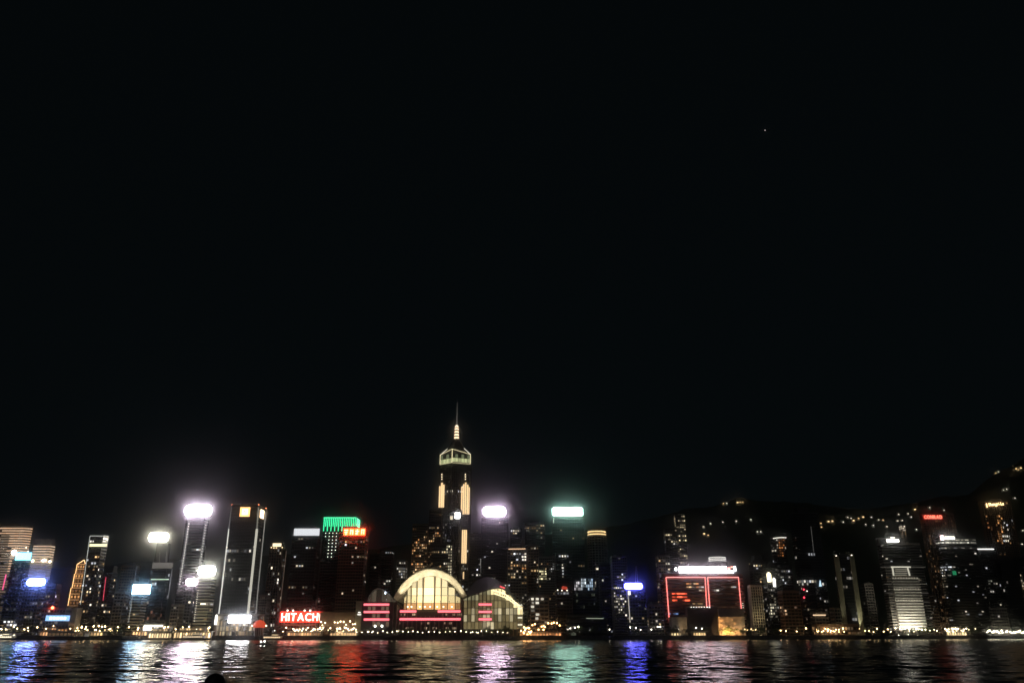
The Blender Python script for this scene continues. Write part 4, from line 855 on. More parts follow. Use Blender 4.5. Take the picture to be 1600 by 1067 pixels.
def left_pavilion():
    D = 1010.0; root = thing('pavilion', 'smaller domed pavilion with three stacked pink light bands', 'building', (P(590, 990, D).x, D, GZ)); ROOTS['lpav'] = (root, D, None, 0)
    def blk(name, u0, u1, v0, v1, Da, Db, mat):
        a = P(u0, v0, Da); b_ = P(u1, v1, Da); mm = MB(); mm.box(a.x, b_.x, Da, Db, max(GZ, b_.z), a.z); return mm.build(name, mat, root)
    blk('wall', 566, 612, 940, 996, D + 2, D + 40, M['dark']); blk('end_wall', 556.5, 567, 939, 996, D + 6, D + 30, M['olive']); blk('link_wall', 612.2, 618, 944, 996, D + 8, D + 40, M['concrete'])
    for v in (944, 955.6, 967.2):
        a = P(568.5, v - 1.6, D); b_ = P(608, v + 1.6, D); mm = MB(); mm.box(a.x, b_.x, D - .5, D, b_.z, a.z); mm.build('light_band', E((1, .2, .24), 1.7), root)
        mm = MB(); mm.box(a.x - .3, b_.x + .3, D + .05, D + 1.9, b_.z - .6, a.z + .6); mm.build('band_housing', M['red'], root)
    for u in (575, 582, 589, 596, 603):
        for v0, v1 in ((947, 953), (958.5, 964.5), (970.5, 978)):
            if (u + int(v0)) % 3:
                a = P(u, v0, D + 1.9); b_ = P(u + 4.5, v1, D + 1.9); mm = MB(); mm.box(a.x, b_.x, D + 1.8, D + 1.95, b_.z, a.z); mm.build('pane', E((1, .7, .45), .12, False), root)
    prof = [(573, 940), (576, 931), (581, 923.5), (587, 919), (592, 918.2), (598, 920), (605, 925), (612, 931), (619, 937)]
    n = 24; us = [573 + 46 * i / n for i in range(n + 1)]
    fr = [P(u, arc_at(prof, u), D + 6) for u in us]; bk = [p + Vector((4, 46, -9)) for p in fr]; ib = [Vector((p.x, D + 9, max(p.z - 1.2, P(0, 940, D).z))) for p in fr]
    mm = MB()
    for i in range(n): mm.face([fr[i], fr[i + 1], bk[i + 1], bk[i]]); mm.face([ib[i + 1], ib[i], fr[i], fr[i + 1]])
    mm.build('vault_roof', M['white'], root)
    zb = P(596, 940, D + 10).z
    for s in range(0, n, 4):
        mm = MB(); mm.face([(ib[s].x + .3, D + 10, zb), (ib[s + 4].x - .3, D + 10, zb), (ib[s + 4].x - .3, D + 10, ib[s + 4].z), (ib[s + 2].x, D + 10, ib[s + 2].z), (ib[s].x + .3, D + 10, ib[s].z)])
        mm.build('arch_pane', E((.8, .66, .45), (.06, .10, .025, .07, .09, .08)[s // 4], False), root)
    mm = MB(); p = P(602, 926, D + 8); mm.lathe((p.x, p.y, p.z - 1.5), [(.5, 0), (1, .7), (1, 2.2), (.4, 3)], 8); mm.build('arch_lamp', E((.75, .87, 1), 2.5), root)
    for u, v in ((586, 979), (596.7, 979)):
        mm = MB(); p = P(u, v, D - 3); mm.bar((p.x, p.y, GZ), (p.x, p.y, p.z), .12, 5); mm.build('lamp_post', M['black'], root)
        mm = MB(); mm.lathe((p.x, p.y, p.z), [(.5, 0), (1.1, .7), (1.1, 1.5), (.4, 2.2)], 8); mm.build('entrance_lamp', E((1, .95, .8), 9), root)
    p = P(561, 958.5, D + 5.5); 
    for du, dv, w_ in ((-1.5, 1.2, 4.4), (-.5, -2, 3)):
        mm = MB(); a = P(560 + du, 958 + dv, D + 5.5); mm.box(a.x, a.x + w_, D + 5.2, D + 5.8, a.z - 1, a.z + .4); mm.build('wall_sign', E((1, .95, .85), 1.2), root)
left_pavilion()
def right_wing():
    D = 1012.0; root = thing('glass_wing', 'glass wing with black curved roof and gold-lit sloping eaves', 'building', (P(772, 990, D).x, D + 10, GZ)); ROOTS['rwing'] = (root, D, None, 0)
    LOW = [(722, 936), (735, 930), (746, 926), (758, 922), (769, 919), (780, 917.5), (788, 920), (798, 929), (808, 940), (817, 947)]
    TOP = [(722, 935), (732, 921), (742, 908), (752, 903), (762, 901), (774, 904), (784, 910), (794, 919), (806, 934), (817, 945.5)]
    n = 30; us = [722 + 95 * i / n for i in range(n + 1)]
    fr = [P(u, arc_at(LOW, u), D - 8) for u in us]; tp = [P(u, arc_at(TOP, u), D + 45) for u in us]; inn = [P(u, arc_at(LOW, u) + .8, D) for u in us]
    bk = [Vector((p.x, D + 80, p.z - 12)) for p in tp]
    m = MB()
    for i in range(n): m.face([fr[i], fr[i + 1], tp[i + 1], tp[i]]); m.face([tp[i], tp[i + 1], bk[i + 1], bk[i]]); m.face([inn[i + 1], inn[i], fr[i], fr[i + 1]])
    m.build('curved_roof', M['roofblack'], root)
    rr = random.Random(11)
    cols_ = list(range(724, 818, 6)); rows = [915, 929, 938, 949.5, 960, 971, 983]
    for ua in cols_:
        ub = min(ua + 6, 817)
        for ri, (va, vb) in enumerate(zip(rows, rows[1:])):
            ta = max(va, arc_at(LOW, ua) + 1.2); tb = max(va, arc_at(LOW, ub) + 1.2)
            if min(vb - ta, vb - tb) < 1: continue
            um = (ua + ub) / 2
            # how brightly the room behind is lit
            s = .09 + .12 * rr.random(); c = (1, .78, .36)
            dtop = (va + vb) / 2 - arc_at(LOW, um)
            if um > 768 and dtop < 13: s = .8 + .8 * rr.random(); c = (1, .82, .42)
            elif um > 768 and ri < 3: s = .10 + .18 * rr.random()
            elif ri >= 3 and rr.random() < .42: s = .25 + .5 * rr.random(); c = (1, .84, .5)
            elif um < 768 and dtop < 9: s = .3 * rr.random() + .12; c = (1, .9, .5)
            mm = MB(); mm.face([P(ua + .5, vb - .5, D), P(ub - .5, vb - .5, D), P(ub - .5, tb, D), P(ua + .5, ta, D)]); mm.build('pane', E(c, round(s, 2), False), root)
    for u in cols_ + [817]:
        a = P(u, 984, D - .3); b_ = P(u, arc_at(LOW, u) + 1, D - .3); mm = MB(); mm.box(a.x - .25, a.x + .25, D - .8, D - .1, GZ, b_.z); mm.build('mullion', M['olive'], root)
    for v in rows[2:]:
        a = P(722 if v > 936 else 732, v, D - .3); b_ = P(818, v, D - .3); mm = MB(); mm.box(a.x, b_.x - (0 if v > 945 else 6), D - .6, D - .15, a.z - .25, a.z + .25); mm.build('transom', M['dark'], root)
    mm = MB(); a = P(722, 941, D + .3); b_ = P(818, 996, D + .3); mm.box(a.x, b_.x, D + .3, D + 70, GZ, P(770, 948, D).z); mm.build('core', M['dark'], root)
    # slanting eaves beam and its gold strip lights
    for (u0, v0, u1, v1) in ((770, 921.5, 788, 926.5), (788, 926.5, 809, 943.5), (772, 927, 790, 933), (790, 933, 806, 944)):
        mm = MB(); mm.bar(P(u0, v0, D - 2), P(u1, v1, D - 2), .5, 5); mm.build('eaves_light', E((1, .85, .45), 2.2), root)
    for i in range(10):
        t = i / 9; u = 772 + 35 * t; v = 922 + 20 * t * (0.4 + .6 * t); mm = MB(); mm.bar(P(u, v - 1.5, D - 2.6), P(u + 2.2, v + 7, D - 2.6), .35, 4); mm.build('eaves_rib', E((1, .85, .5), 1.6), root)
    for v in (943.9, 955.4, 967):
        a = P(748, v - 1.6, D - 4); b_ = P(768.3, v + 1.6, D - 4); mm = MB(); mm.box(a.x, b_.x, D - 4.5, D - 4, b_.z, a.z); mm.build('light_band', E((1, .2, .24), 1.7), root)
        mm = MB(); mm.box(a.x - .3, b_.x + .3, D - 3.95, D - .9, b_.z - .6, a.z + .6); mm.build('band_housing', M['red'], root)
    for v in (945, 950, 964.5, 975.5):
        a = P(809, v - 1.1, D - 1.5); b_ = P(816, v + 1.1, D - 1.5); mm = MB(); mm.box(a.x, b_.x, D - 1.8, D - 1, b_.z, a.z); mm.build('balcony_light', E((1, .93, .7), 1.1), root)
    p = P(786, 917, D - 3); mm = MB(); mm.bar(P(781, 915.5, D - 2), P(789, 918.5, D - 2), .8, 6); mm.build('red_beacon', E((1, .1, .12), 1.3), root)
right_wing()
T('wgl', 'small white-lit glazed stair block behind the gold-lit wing', 786, 797, 911, 110, 14, mat='concrete', fh=3, bw=2.2, lit=.75, cols=WHITE, amp=.7, roof=False, name='office_block', patches=[(780, 800, 922, 1000, 0, WHITE, 0)])

# ================================================================== WATERFRONT
# --- ferry pier and low pavilions on the left
def pier(label, u0, u1, off, h1, bays, c, s, upper=True, name='ferry_pier'):
    uc = (u0 + u1) / 2; D = shore(uc) + off; x0 = P(u0, 990, D).x; x1 = P(u1, 990, D).x; root = thing(name, label, 'pier', ((x0 + x1) / 2, D, GZ))
    z = GZ if off > 0 else 1.6
    m = MB(); m.box(x0, x1, D, D + 14, z - (0 if off > 0 else 3), z + .6); m.build('deck', M['concrete'], root)
    m = MB(); m.box(x0 + .5, x1 - .5, D + 2, D + 13, z + .62, z + h1); m.build('wall', M['pale'], root)
    m = MB(); m.box(x0 - 1, x1 + 1, D - .6, D + 14.4, z + h1 + .01, z + h1 + .6); m.build('canopy', M['white'], root)
    w_ = (x1 - x0 - 1) / bays; rr = random.Random(hash_(label))
    for i in range(bays):
        a = x0 + .5 + w_ * i; m = MB(); hh = h1 - 1.0
        loop = [(a + w_ * .15, z + .8), (a + w_ * .85, z + .8), (a + w_ * .85, z + hh * .75), (a + w_ * .68, z + hh), (a + w_ * .32, z + hh), (a + w_ * .15, z + hh * .75)]
        m.face([(x, D + 1.94, q) for x, q in loop]); m.build('lit_bay', E(c, round(s * rr.choice((.6, 1.1, 1.5, 1.9, 2.6)), 2), True), root)
        m = MB(); m.box(a - .2, a + .2, D + .2, D + .6, z + .6, z + h1); m.build('column', M['white'], root)
    if upper:
        m = MB(); m.box(x0 + (x1 - x0) * .12, x1 - (x1 - x0) * .2, D + 4, D + 12, z + h1 + .62, z + h1 + 4.4); m.build('upper_storey', M['pale'], root)
        for i in range(bays - 2):
            a = x0 + (x1 - x0) * (.14 + .64 * i / (bays - 2)); m = MB(); m.box(a, a + w_ * .55, D + 3.85, D + 3.98, z + h1 + 1.6, z + h1 + 3.6); m.build('upper_window', E(c, round(s * rr.choice((.2, .6, 1)), 2), True), root)
    return root
pier('two-storey ferry pier with a row of golden arched bays', 231, 268, -10, 6.5, 9, (1, .74, .4), 1.1)
pier('ferry pier with brighter crowded golden bays beside the white obelisk', 270, 329, -8, 7.5, 13, (1, .68, .34), 1.3)
pier('small pier shed with white lights beside the dark ferry', -12, 24, -6, 5, 7, (1, .86, .62), 2.2, False)
pier('low market shed glowing orange at the foot of the blue screen block', 60, 92, 8, 5.5, 7, (1, .5, .22), .9, True, 'market_shed')
pier('long market shed with golden bays under the stepped golden tower', 96, 160, 6, 5, 13, (1, .62, .28), .9, False, 'market_shed')
pier('flat-roofed ticket shed with orange bays left of the ferry pier', 205, 229, 6, 6, 5, (1, .58, .26), 1.1, False, 'ticket_shed')
pier('lit shelter with orange bays at the foot of the brown low block', 448, 500, 10, 5, 12, (1, .52, .24), .7, False, 'market_shed')
pier('long sheltered walkway with warm lamps below the brown low block', 515, 558, 12, 5, 10, (1, .62, .3), .8, False, 'market_shed')
pier('low orange-lit kiosk row right of the glass wing', 812, 878, 14, 4.2, 13, (1, .42, .15), .55, False, 'market_shed')
pier('gold-lit garden pavilion below the banded office tower', 1480, 1512, 18, 6, 8, (1, .74, .38), 1.0, True, 'garden_pavilion')
pier('short lit bus shelter before the red-outlined building', 1083, 1104, 12, 5, 5, (1, .66, .3), .7, False, 'bus_shelter')
pier('small yellow-lit entrance canopy left of the windowless block', 1048, 1066, 14, 5, 4, (1, .74, .38), .6, False, 'bus_shelter')
# --- white canopy light, obelisk, red kiosk
def obelisk():
    D = shore(335) + 4; x = P(335, 990, D).x; r = thing('obelisk', 'white glowing obelisk on a brown plinth beside the pier', 'monument', (x, D, GZ))
    zb = P(335, 976, D).z; zt = P(335, 959.5, D).z
    m = MB(); m.lathe((x, D, GZ), [(2.6, 0), (2.4, 1), (1.9, 1.2), (1.9, zb - GZ)], 8); m.build('plinth', M['brown'], r)
    m = MB(); m.lathe((x, D, zb), [(1.7, 0), (1.6, 1), (1.5, zt - zb - 2), (.5, zt - zb)], 8); m.build('shaft', E((1, .96, .86), 2.4), r)
    m = MB(); m.lathe((x, D, zb - .2), [(2.1, 0), (2.1, .6)], 8); m.build('collar', M['white'], r)
obelisk()
def kiosk():
    D = shore(404) + 3; x = P(404, 990, D).x; r = thing('kiosk', 'round kiosk with a glowing red domed canopy', 'kiosk', (x, D, GZ))
    zc = P(404, 980, D).z; R_ = 7.6
    m = MB(); m.lathe((x, D, GZ), [(4.8, 0), (4.8, zc - GZ)], 14); m.build('drum', M['brown'], r)
    for i in range(14):
        a = 2 * math.pi * i / 14; m = MB(); m.bar((x + 5.2 * math.cos(a), D + 5.2 * math.sin(a), GZ), (x + 5.2 * math.cos(a), D + 5.2 * math.sin(a), zc), .22, 5); m.build('column', M['white'], r)
    m = MB(); m.lathe((x, D, zc), [(5.6, 0), (7.0, .8), (R_, 2.6), (R_ * .92, 4.2), (5.6, 5.6), (5.2, 6.4), (3.6, 7.6), (.4, 8.4)], 20); m.build('dome', E((1, .10, .03), .6), r)
    for sx in (-1, 1):
        m = MB(); m.lathe((x + sx * 8.2, D - 1, zc + 1.2), [(.4, 0), (.8, .5), (.8, 1.2), (.3, 1.7)], 8); m.build('canopy_lamp', E((1, .8, .5), 5), r)
kiosk()
def canopy_light():
    D = shore(240) + 8; r = thing('floodlit_canopy', 'long white-lit canopy behind the golden pier', 'canopy', (P(240, 990, D).x, D, GZ))
    a = P(225, 975.8, D); b_ = P(254.5, 979, D); m = MB(); m.box(a.x, b_.x, D, D + 5, a.z + .1, a.z + .6); m.build('roof', M['white'], r)
    m = MB(); m.box(a.x, b_.x, D - .2, D + .2, b_.z, a.z); m.build('light_strip', E((1, .93, .72), 2.2), r)
    m = MB(); m.box(a.x, P(236, 980, D).x, D - .3, D, P(230, 984, D).z, b_.z - .1); m.build('light_panel', E((1, .95, .82), 7), r)
    for t in (.05, .5, .95):
        x = a.x + (b_.x - a.x) * t; m = MB(); m.bar((x, D + 2.5, GZ), (x, D + 2.5, a.z), .2, 6); m.build('post', M['metal'], r)
canopy_light()

# --- street lamps
def lamp_proto(name, label, group, h, c, s, r=.5, arm=0):
    root = thing(name, label, 'lamp', (0, 0, 0), group)
    m = MB(); m.lathe((0, 0, 0), [(.28, 0), (.28, .4), (.12, .6), (.08, h)], 6)
    if arm: m.bar((0, 0, h - .05), (0, -arm, h + .25), .06, 4)
    m.build('post', M['black'], root)
    m = MB(); m.lathe((0, -arm, h + (.1 if not arm else -.2)), [(r * .4, 0), (r, r * .55), (r, r * 1.3), (r * .45, r * 1.9)], 8); m.build('lamp_globe', E(c, s), root)
    m = MB(); m.lathe((0, -arm, h + .1 + r * 1.9 + (0 if not arm else -.3)), [(r * .5, 0), (r * .2, .2)], 6); m.build('lamp_cap', M['black'], root)
    return root
used = {}
def put_lamp(key, u, off, z=None):
    D = shore(u) + off; x = P(u, 990, D).x; p = protos[key]
    if key not in used: used[key] = 1; p.location = (x, D, GZ if z is None else z); return p
    k = rl.uniform(.85, 1.3) if key == 'prom' else rl.uniform(.75, 1.5)
    return dup(p, (x, D, GZ if z is None else z), scale=(1, 1, k))
protos = dict(
    prom=lamp_proto('promenade_lamp', 'pale globe lamp in the row along the seawall before the arched hall', 'promenade lamps before the arched hall', 4.0, (1, .84, .55), 11, .42),
    left=lamp_proto('street_lamp', 'warm street lamp on the quay below the pale banded slabs and piers', 'street lamps on the left quay', 7.5, (1, .68, .32), 24, .52, 1.2),
    mid=lamp_proto('street_lamp', 'crowded warm lamp on the quay below the red lettered sign', 'street lamps below the red lettered sign', 6.5, (1, .76, .45), 15, .5, 1.0),
    oran=lamp_proto('street_lamp', 'orange road lamp above the kiosk row right of the glass wing', 'orange road lamps', 10.5, (1, .5, .18), 20, .6, 1.2),
    purp=lamp_proto('street_lamp', 'sparse white lamp on the dark quay around the purple sign', 'street lamps around the purple sign', 7.0, (1, .9, .7), 14, .5, 1.0),
    term=lamp_proto('street_lamp', 'amber lamp along the waterfront before the twin pylons', 'street lamps before the twin pylons', 6.0, (1, .66, .3), 16, .55, 1.0),
    rght=lamp_proto('street_lamp', 'yellowish lamp on the quay below the banded and brown hotel towers', 'street lamps on the right quay', 6.5, (1, .8, .48), 15, .55, 1.0),
    road=lamp_proto('road_lamp', 'white lamp in the bright row along the shore road by the black block', 'road lamps on the shore road', 4.5, (1, .9, .64), 22, .6, .8),
)
rl = random.Random(21)
u = 557
while u < 800:
    put_lamp('prom', u, 4 + rl.uniform(0, 1.5)); 
    if rl.random() < .3: put_lamp('prom', u + rl.uniform(1.5, 3.2), 12 + rl.uniform(0, 8))
    u += rl.uniform(6.5, 9.5)
for i in range(46): put_lamp('left', rl.uniform(-6, 338), rl.uniform(12, 40))
for i in range(16): put_lamp('left', rl.gauss(140, 18), rl.uniform(12, 30))
for i in range(52): put_lamp('mid', rl.choice((rl.uniform(455, 505), rl.uniform(515, 560), rl.uniform(440, 560))), rl.uniform(8, 24))
for u in (500.5, 503, 507, 522, 526.5, 531, 536, 540, 546, 550.5, 554): put_lamp('mid', u, 26, GZ + 6.5)
for u in (846.5, 849.5, 851.5, 857, 862, 865.5, 870.5, 874.5, 832, 836): put_lamp('oran', u, 24 + rl.uniform(0, 6))
for i in range(16): put_lamp('oran', rl.uniform(814, 850), 6 + rl.uniform(0, 5), GZ - 6)
for u in (888, 891, 898.5, 904, 921.5, 952.5, 985, 994, 1001, 1018, 1028, 1032, 1060.5, 1088, 1097, 1103): put_lamp('purp', u, rl.uniform(8, 30))
for i in range(26): put_lamp('term', rl.uniform(1272, 1345), rl.uniform(6, 13))
for u in (1164, 1168, 1174, 1177, 1181, 1187, 1220, 1228, 1245, 1260, 1277, 1295, 1331, 1352, 1358, 1365, 1371, 1381, 1388): put_lamp('term', u, rl.uniform(8, 26))
for i in range(30): put_lamp('rght', rl.choice((rl.uniform(1445, 1530), rl.uniform(1478, 1512))), rl.uniform(6, 24))
for u in (1392, 1400, 1407, 1414, 1421, 1428, 1436, 1441): put_lamp('rght', u, rl.uniform(6, 14))
for i in range(26): put_lamp('road', 1543 + i * 2.4 + rl.uniform(-.8, .8), 8 + (i % 3) * 5)
for k, p in protos.items():
    if k not in used: bpy.data.objects.remove(p)

# --- floodlights (real lamps with fixtures)
floodlight('white ground floodlight before the orange blank wall', 1135, 6, GZ, P(1136, 968, shore(1141) + 30), 170000, (1, .46, .15), 100, glow=40, r=.9)
floodlight('white ground floodlight at the pale corner of the orange blank wall', 1151.5, 6, GZ, P(1155, 965, shore(1141) + 30), 7000, (1, .72, .4), 80, glow=60, r=1.1)
floodlight('small ground floodlight left of the orange blank wall', 1119, 8, GZ, P(1130, 972, shore(1141) + 30), 6000, (1, .55, .25), 90, glow=50, r=.8)
floodlight('lone blazing floodlight on the quay below the golden fins', 1192, 8, GZ, P(1188, 962, shore(1172) + 55), 9000, (1, .8, .42), 40, glow=70, r=1.2)
floodlight('golden floodlight at the foot of the finned block', 1188, 42, GZ, P(1186, 935, shore(1172) + 54), 16000, (1, .76, .36), 60, glow=30)
floodlight('floodlight aimed at the small golden side wall', 1068, 12, GZ, P(1069, 975, shore(1059) + 32), 5000, (1, .62, .28), 70, glow=25)
for i, u in enumerate((1404, 1419, 1434)):
    floodlight(('floodlight nearest the twin pylons', 'middle floodlight', 'floodlight nearest the brown hotel')[i] + ' of three washing the stepped tower', u, shore(1403.5) + 31 - shore(u), GZ, P(u - 4, 930, shore(1404) + 42), 70000, (1, .93, .72), 120, glow=60, r=1.0)
floodlight('floodlight washing the corner of the banded office tower', 1511, 22, GZ, P(1509, 960, shore(1491) + 45), 20000, (1, .78, .42), 60, glow=45, r=.8)
floodlight('floodlight at the foot of the left olive pylon', 1319, 30, GZ, P(1311, 920, shore(1318) + 42), 22000, (1, .95, .68), 40, glow=20)
floodlight('floodlight at the foot of the right olive pylon', 1344, 30, GZ, P(1336, 920, shore(1318) + 42), 110000, (1, .95, .66), 40, glow=20)
floodlight('floodlight on the quay before the floodlit olive-grey tower', 322, 22, GZ, P(320, 935, shore(324) + 50), 30000, (1, .92, .7), 80, glow=25)
floodlight('floodlight before the blue-white screen tower', 214, 16, GZ, P(216, 955, shore(220) + 40), 16000, (1, .9, .68), 70, glow=25)
floodlight('brown low block floodlight beside the walkway lamps', 530, 12, GZ, P(532, 960, shore(531) + 28), 7000, (1, .62, .34), 130, glow=20)
floodlight('podium floodlight below the white glowing sign', 370, 6, GZ, P(372, 968, shore(376) + 18), 6000, (1, .8, .5), 120, glow=20)

# --- trees
def tree_proto(seed, h, w_):
    rr = random.Random(seed); root = thing('tree', 'x', 'tree')
    m = MB(); m.lathe((0, 0, 0), [(.32, 0), (.24, h * .15), (.18, h * .4)], 7); tips = []
    for i in range(6):
        a = i * 1.05 + rr.random(); p = Vector((math.cos(a) * w_ * .3, math.sin(a) * w_ * .3, h * rr.uniform(.55, .85))); m.bar((0, 0, h * .35), p, .12, 5, .04); tips.append(p)
    m.build('trunk', M['bark'], root)
    m = MB(); cl = []
    for i in range(16):
        a = rr.random() * 6.28; q = rr.random() ** .5 * w_ * .42; cl.append((math.cos(a) * q, math.sin(a) * q, h * rr.uniform(.42, .9), w_ * rr.uniform(.14, .24)))
    for i in range(520):
        c = rr.choice(cl); d = Vector((rr.gauss(0, 1), rr.gauss(0, 1), rr.gauss(0, .8))).normalized() * c[3] * rr.random() ** .4
        p = Vector(c[:3]) + d; s = rr.uniform(.22, .42); n1 = Vector((rr.gauss(0, 1), rr.gauss(0, 1), rr.gauss(0, 1))).normalized(); t = n1.orthogonal().normalized(); q = n1.cross(t)
        m.face([p + t * s, p + q * s * .6, p - t * s, p - q * s * .6])
    m.build('crown', M['leaf'], root); return root
TP = [tree_proto(i, h, w_) for i, (h, w_) in enumerate(((9, 9), (11, 8), (7.5, 9.5)))]
tl = {}
def put_tree(u, off, label, group, s=1.0):
    i = rl.randrange(3); D = shore(u) + off; x = P(u, 990, D).x
    o = dup(TP[i], (x, D, GZ), rl.random() * 6.28, label, (s * rl.uniform(.85, 1.2),) * 3); o['group'] = group; return o
for us, n, off, label, group in (
    ((686, 705), 5, (5, 9), 'dark leafy tree on the promenade before the arched hall', 'trees before the arched hall'),
    ((752, 800), 12, (5, 9), 'dark leafy tree in the clump before the glass wing', 'trees before the glass wing'),
    ((622, 650), 4, (6, 9), 'small dark tree by the hall podium near the pink bands', 'trees by the hall podium'),
    ((884, 945), 13, (6, 14), 'dark tree on the quay below the shining glass block', 'trees below the shining glass block'),
    ((1040, 1080), 9, (5, 9), 'dark tree on the quay left of the windowless block', 'trees left of the windowless block'),
    ((1100, 1150), 8, (9, 16), 'dark tree standing before the orange floodlit wall', 'trees before the orange floodlit wall'),
    ((1160, 1215), 9, (5, 9), 'dark tree on the quay below the golden fins', 'trees below the golden fins'),
    ((1415, 1440), 5, (5, 10), 'dark tree at the foot of the stepped floodlit tower', 'trees before the stepped floodlit tower'),
    ((1445, 1530), 11, (5, 12), 'dark tree on the quay before the banded office tower', 'trees before the banded office tower'),
    ((150, 205), 7, (6, 20), 'dark tree behind the market shed on the left quay', 'trees on the left quay'),
    ((0, 60), 7, (8, 16), 'dark tree on the quay below the pale banded slabs', 'trees below the pale banded slabs'),
    ((500, 520), 4, (8, 12), 'dark tree between the two warm sheds on the quay', 'trees between the warm sheds')):
    for i in range(n): put_tree(rl.uniform(*us), rl.uniform(*off), label, group, 1.0)
for t in TP:
    for c in list(t.children): bpy.data.objects.remove(c)
    bpy.data.objects.remove(t)

# --- boats
def boat(label, u, D, L, c, s, hc='hull', deck=True, mast=True, name='ferry', rz=0):
    x = P(u, 998, D).x; r = thing(name, label, 'boat', (x, D, 0), None, 0); h = L / 2
    k = L / 30
    m = MB(); low = [(-h * .92, -3 * k), (h * .8, -3 * k), (h * .97, 0), (h * .8, 3 * k), (-h * .92, 3 * k)]; up = [(-h, -3.6 * k), (h * .86, -3.6 * k), (h * 1.06, 0), (h * .86, 3.6 * k), (-h, 3.6 * k)]
    m.hexa([(x + a, D + b_, -.4 * k) for a, b_ in low], [(x + a, D + b_, 1.9 * k) for a, b_ in up]); m.build('hull', M[hc], r)
    m = MB(); m.box(x - h * .8, x + h * .6, D - 2.7 * k, D + 2.7 * k, 1.92 * k, 4.3 * k); m.build('cabin', M['white'], r)
    n = 9
    for i in range(n):
        a = x - h * .76 + (h * 1.32) * i / n; m = MB(); m.box(a, a + h * 1.32 / n * .7, D - 2.78 * k, D - 2.72 * k, 2.5 * k, 3.7 * k); m.build('cabin_window', E(c, s), r)
    m = MB(); m.box(x - h * .86, x + h * .66, D - 3 * k, D + 3 * k, 4.32 * k, 4.6 * k); m.build('roof', M['white'], r)
    if deck:
        m = MB(); m.box(x - h * .2, x + h * .35, D - 2 * k, D + 2 * k, 4.62 * k, 6.6 * k); w_ = m.build('wheelhouse', M['white'], r)
        m = MB(); m.box(x - h * .15, x + h * .3, D - 2.08 * k, D - 2.02 * k, 5.3 * k, 6.1 * k); sub(m, 'wheelhouse_window', E(c, s * .6), w_, r)
    if mast:
        m = MB(); m.bar((x, D, 4.6 * k), (x, D, 10 * k), .12 * k, 5); ms = m.build('mast', M['metal'], r)
        m = MB(); m.lathe((x, D, 10 * k), [(.2, 0), (.4, .3), (.2, .8)], 6); sub(m, 'masthead_lamp', E((1, .9, .7), 6), ms, r)
    return r
boat('small ferry with warm lit cabin and mast below the red lettered sign', 428, 975, 29, (1, .72, .4), 1.5)
boat('dark unlit harbour ferry moored left of the golden pier', 207, 978, 26, (.6, .5, .4), .03, mast=False)
boat('white-lit ferry at the seawall near the pier shed', 8, 980, 32, (1, .86, .6), 2.2)
boat('dim low barge moored before the market sheds', 110, 982, 60, (1, .6, .3), .12, deck=False, mast=False, name='barge')
boat('brightly lit ferry berthed beside the crowded golden pier', 305, 978, 34, (1, .8, .5), 1.0)
def launch():
    D = 640; p = P(412, 1004.6, D); D = 6.5 / ((1007.5 - 990) / 1435.); x = P(411, 1006, D).x
    r = thing('motor_launch', 'tiny motor launch with two white lights out on the dark water', 'boat', (x, D, 0))
    m = MB(); m.hexa([(x - 4, D - 1, -.2), (x + 3, D - 1, -.2), (x + 4.2, D, -.2), (x + 3, D + 1, -.2), (x - 4, D + 1, -.2)], [(x - 4.3, D - 1.3, .8), (x + 3.3, D - 1.3, .8), (x + 5.2, D, 1.1), (x + 3.3, D + 1.3, .8), (x - 4.3, D + 1.3, .8)]); m.build('hull', M['hull'], r)
    m = MB(); m.box(x - 2, x + 1.5, D - .9, D + .9, .82, 1.7); m.build('cabin', M['white'], r)
    for dx, z in ((-1.2, 1.75), (.9, 1.95)):
        m = MB(); m.lathe((x + dx, D - .6, z), [(.15, 0), (.3, .2), (.3, .5), (.12, .7)], 8); m.build('deck_lamp', E((1, .95, .88), 26), r)
launch()

# --- cars on the shore road
def car_proto(label, group, tail):
    r = thing('car', label, 'car', (0, 0, 0), group)
    m = MB(); prof = [(-2.1, .35), (2.1, .35), (2.15, .8), (1.2, .95), (.6, 1.42), (-1.1, 1.45), (-1.9, .98), (-2.15, .85)]
    m.hexa([(x, -.85, z) for x, z in prof], [(x, .85, z) for x, z in prof]); m.build('body', M['metal'], r)
    for x in (-1.35, 1.35):
        for y in (-.82, .82):
            m = MB(); m.bar((x, y - .1, .33), (x, y + .1, .33), .33, 10); m.build('wheel', M['black'], r)
    for y in (-.6, .6):
        x = -2.17 if tail else 2.17
        m = MB(); m.box(x - .06, x + .06, y - .28, y + .28, .6, .85); m.build('tail_light' if tail else 'headlight', E((1, .08, .05), 60) if tail else E((1, .95, .82), 90), r)
    return r
cA = car_proto('car with glowing red tail lights by the orange kiosk row', 'cars with red tail lights', True)
cB = car_proto('car with white headlights on the shore road by the black block', 'cars with white headlights', False)
def put_car(p, first, u, off, rz):
    D = shore(u) + off; loc = (P(u, 990, D).x, D, GZ + .01)
    if first: p.location = loc; p.rotation_euler.z = rz
    else: dup(p, loc, rz)
for i, u in enumerate((848, 849.5, 858, 860.5, 863)): put_car(cA, i == 0, u, 6 + (i % 2) * 3, R(95))
for i in range(9): put_car(cB, i == 0, 1548 + i * 6.3, 16 + (i % 2) * 4, R(-100))

